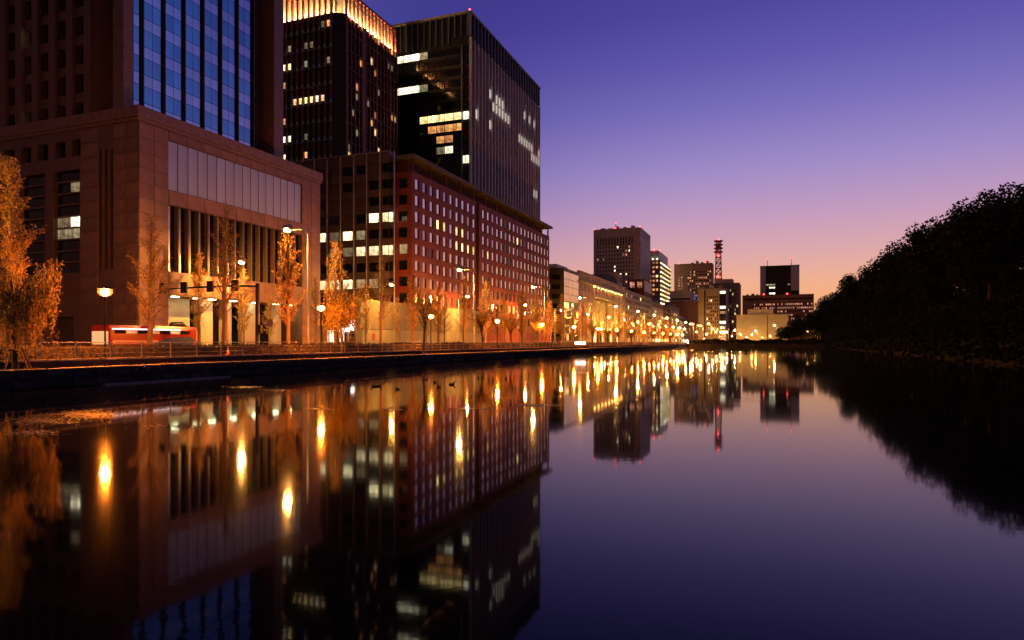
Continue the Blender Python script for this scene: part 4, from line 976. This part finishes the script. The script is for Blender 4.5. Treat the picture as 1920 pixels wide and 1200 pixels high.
# traffic signal gantry
sxp, syp = -51.0, Yon(483, -51.0)
sg = thing('traffic_signal', 'dark traffic signal post with a long arm carrying four signal boxes over the road', 'traffic signal', (sxp, syp, WZ-.05))
m = MB(); m.lathe([(.32,0), (.32,.3), (.24,.5), (.22,7.4), (.2,7.5)], 10, 0, (sxp,syp,WZ-.05)); m.build('pole', black_m, sg, True)
xe = Xon(297, syp); za = 9.05
m = MB(); m.tube([(sxp,syp,za-.15), (sxp-4,syp,za), (xe,syp,za-.1)], [.13,.10,.07], 8); m.build('arm', black_m, sg, True)
for px in (308, 348, 397, 443):
    x = Xon(px, syp); q = MB().box(x-.42, x+.42, syp-.32, syp-.1, za-.62, za+.58).build('signal_box', black_m, sg)
    m = MB()
    for k in range(3): m.tube([(x-.001, syp-.06, za-.38+.37*k), (x, syp+.12, za-.38+.37*k)], [.17,.18], 8, cap=False)
    m.build('signal_visor', black_m, q)
m = MB(); m.tube([(sxp,syp,WZ+3.05), (sxp+1.7,syp,WZ+3.05)], [.05,.05], 6); m.build('sign_arm', black_m, sg)
m = MB(); m.tube([(sxp+1.75,syp-.08,WZ+3.2), (sxp+1.75,syp-.02,WZ+3.2)], [.42,.42], 20); m.build('round_sign_back', steel, sg)
piece('pedestrian_signal', black_m, sg, sxp+.25, sxp+.55, syp-.2, syp+.2, WZ+2.1, WZ+3.0)

# ------------------------------------------------------------------ bus
BX, BY0, BY1 = -60.0, Yon(205, -60.0), Yon(372, -60.0)
zr = GZ-.1
bus = thing('coach', 'red single-deck coach with a white lit roof band and dark blue mountain graphic', 'bus', (BX-1.25, (BY0+BY1)/2, zr))
m = MB()
ring = lambda y, s, dz=0: [(BX-1.25+x*s, y, zr+z+dz) for x, z in ((-1.25,.35), (-1.25,2.75), (-1.05,3.12), (1.05,3.12), (1.25,2.75), (1.25,.35))]
secs = [ring(BY0,.97), ring(BY0+.15,1.), ring(BY1-.9,1.), ring(BY1-.25,.97,-.04), ring(BY1,.88,-.12)]
for q in secs: m.v += q
for i in range(len(secs)-1):
    for k in range(6): m.f.append((i*6+k, i*6+(k+1)%6, i*6+6+(k+1)%6, i*6+6+k)); m.m.append(0)
m.f += [tuple(range(5,-1,-1)), tuple(range(24,30))]; m.m += [0, 0]
m.build('body', redp, bus)
x1 = BX
nW = 7
for k in range(nW):
    a = BY0+.5+(BY1-BY0-1.7)*k/nW; bw = (BY1-BY0-1.7)/nW
    piece('side_window', lit_dim if k % 2 else glass_d, bus, x1-.02, x1+.02, a+.04, a+bw-.04, zr+2.28, zr+2.62)
piece('lit_roof_band', mat('bus_light_band', (.9,.9,1), .4, emit=(.85,.85,1), es=1.3, sample=False), bus, x1-.02, x1+.03, BY0+.3, BY1-2.4, zr+2.66, zr+2.80)
piece('side_stripe', mat('pink_stripe', (.6,.3,.28), .4), bus, x1-.02, x1+.025, BY0+.4, BY0+5.6, zr+1.28, zr+1.6)
m = MB(); yq = BY0+4.8
m.quad(((x1+.03,yq-.6,zr+1.0), (x1+.03,yq+5.4,zr+1.0), (x1+.03,yq+5.6,zr+1.7), (x1+.03,yq+5.0,zr+2.0), (x1+.03,yq+3.4,zr+1.98), (x1+.03,yq+1.8,zr+1.8), (x1+.03,yq+.6,zr+1.4))); m.build('mountain_graphic', bluep, bus)
piece('wheel_skirt', black_m, bus, x1-.3, x1+.02, BY0+.3, BY1-.5, zr+.3, zr+.42)
m = MB(); m.tube([(BX-.5,BY1-3.6,zr+3.14), (BX-.5,BY1-3.1,zr+3.34), (BX-.5,BY1-1.8,zr+3.36), (BX-.5,BY1-1.2,zr+3.14)], [.08,.3,.3,.08], 8); m.build('roof_unit', black_m, bus, True)
piece('rear_window', mat('bus_rear', (.6,.5,.35), .4, emit=(1,.7,.35), es=.5, sample=False), bus, BX-2.35, BX-.15, BY0-.03, BY0+.05, zr+1.2, zr+2.5)
for x in (BX-2.4, BX-.3):
    piece('tail_light', tail_m, bus, x, x+.22, BY0-.06, BY0, zr+.75, zr+1.0)
for y in (BY0+2.6, BY1-2.4):
    for x in (BX-.28, BX-2.5):
        wh = MB().tube([(x,y,zr+.5), (x+.28,y,zr+.5)], [.5,.5], 16).build('wheel', black_m, bus)
        MB().tube([(x-.005,y,zr+.5), (x+.29,y,zr+.5)], [.28,.28], 12).build('rim', steel, wh)

# far cars, boards
def car(name, label, X, Y, face, m, front=True):
    t = thing(name, label, 'car', (X, Y, GZ-.1))
    z = GZ-.1; s = -1 if face < 0 else 1
    prof = [(-2.1,.35), (-2.15,.8), (-1.3,.95), (-.7,1.42), (.8,1.45), (1.6,1.0), (2.15,.85), (2.1,.35)]
    mb = MB(); nP_ = len(prof)
    for x, k in ((-.86,0), (.86,1)):
        for py_, pz in prof: mb.v.append((X+x*(1-.12*(pz > 1.2)), Y+py_*s, z+pz))
    mb.f += [tuple(range(nP_)), tuple(range(2*nP_-1, nP_-1, -1))]+[(i, i+nP_, (i+1) % nP_+nP_, (i+1) % nP_) for i in range(nP_)]; mb.m += [0]*(nP_+2)
    mb.build('body', m, t)
    piece('windscreen', glass_d, t, X-.7, X+.7, Y-s*1.12, Y-s*.98, z+.98, z+1.36)
    for x in (-.62, .62):
        q = MB().tube([(X+x, Y-s*2.12, z+.68), (X+x, Y-s*2.2, z+.68)], [.17,.15], 10); q.build('headlight' if front else 'tail_light', head_m if front else tail_m, t)
        for yy in (-1.35, 1.35): MB().tube([(X+x-.1,Y+yy,z+.32), (X+x+.2,Y+yy,z+.32)], [.32,.32], 12).build('wheel', black_m, t)
    return t
car('saloon_car', 'far saloon car facing the viewer with glaring white headlights', -54.2, Yon(1292, -54.2), 1, whitep)
car('saloon_car', 'dark saloon car driving away with red tail lights along the avenue', -66., 240, 1, black_m, False)
iy = Yon(1078, -46.4)
ib = thing('lit_board', 'bright white lit notice board standing behind the railing', 'sign', (-45.8, iy, WZ))
xA_, xB_ = Xon(1078, iy), Xon(1098, iy)
piece('light_panel', led_board, ib, xA_, xB_, iy-.12, iy, WZ+.45, WZ+1.15)
for x in (xA_+.2, xB_-.2): piece('leg', steel, ib, x-.05, x+.05, iy-.1, iy-.02, WZ-.02, WZ+.35)

# ducks
dk = MB().tube([(-.26,0,.10), (-.2,0,.085), (-.1,0,.05), (.05,0,.045), (.16,0,.07), (.2,0,.14), (.215,0,.21), (.235,0,.25), (.28,0,.25), (.33,0,.235)], [.01,.05,.10,.115,.085,.05,.042,.055,.035,.012], 8).mesh('duck', mat('duck_feather', (.06,.045,.035), .7), True)
for k, (px, py) in enumerate(((702,725),(710,724),(745,730.5),(799,711.5),(816,717),(823,726),(847,721.5),(897,708),(904,706.5),(949,711))):
    X, Y = None, None; d = F*EYE/(py-HZ); lat = (px-960)/F*d
    X = lat*math.cos(TH) - d*math.sin(TH); Y = lat*math.sin(TH) + d*math.cos(TH)
    o = bpy.data.objects.new('duck', dk); col.objects.link(o); o.location = (X, Y, -.01); o.rotation_euler = (0,0,rnd.uniform(0,6)); o.scale = (.85,)*3
    tag(o, f'small dark duck floating on the moat, {ORD[k]} from the left', 'duck', 'ducks on the moat')

# drifts of fallen leaves and scum floating by the left bank
fl_ = MB()
def ground_px(px, py):
    d = F*EYE/(py-HZ); lat = (px-960)/F*d
    return lat*math.cos(TH)-d*math.sin(TH), lat*math.sin(TH)+d*math.cos(TH)
for px, py, sx_, sy_, n_ in ((165,778,55,7,900), (90,790,70,6,500), (60,812,50,5,250), (460,726,30,2,260), (600,767,26,2.5,200), (735,768,18,1.6,140), (1000,760,40,2,300), (880,766,60,1.2,200), (520,732,40,2,160), (330,800,60,4,200)):
    for i in range(n_):
        X, Y = ground_px(px+rnd.gauss(0,sx_*.5), py+rnd.gauss(0,sy_*.5))
        if X < WX+.1: continue
        a = rnd.uniform(0,6.3); r_ = rnd.uniform(.03,.09)
        fl_.quad([(X+math.cos(a+q*PI/2)*r_*(1 if q % 2 else .6), Y+math.sin(a+q*PI/2)*r_*(1 if q % 2 else .6), .004+.012*rnd.random()) for q in range(4)])
tag(fl_.build('floating_leaves', mat('wet_leaf', (.20,.11,.05), .5, var=.4, scale=3)), 'thin drifts of fallen leaves floating near the left bank', 'leaves', kind='stuff')
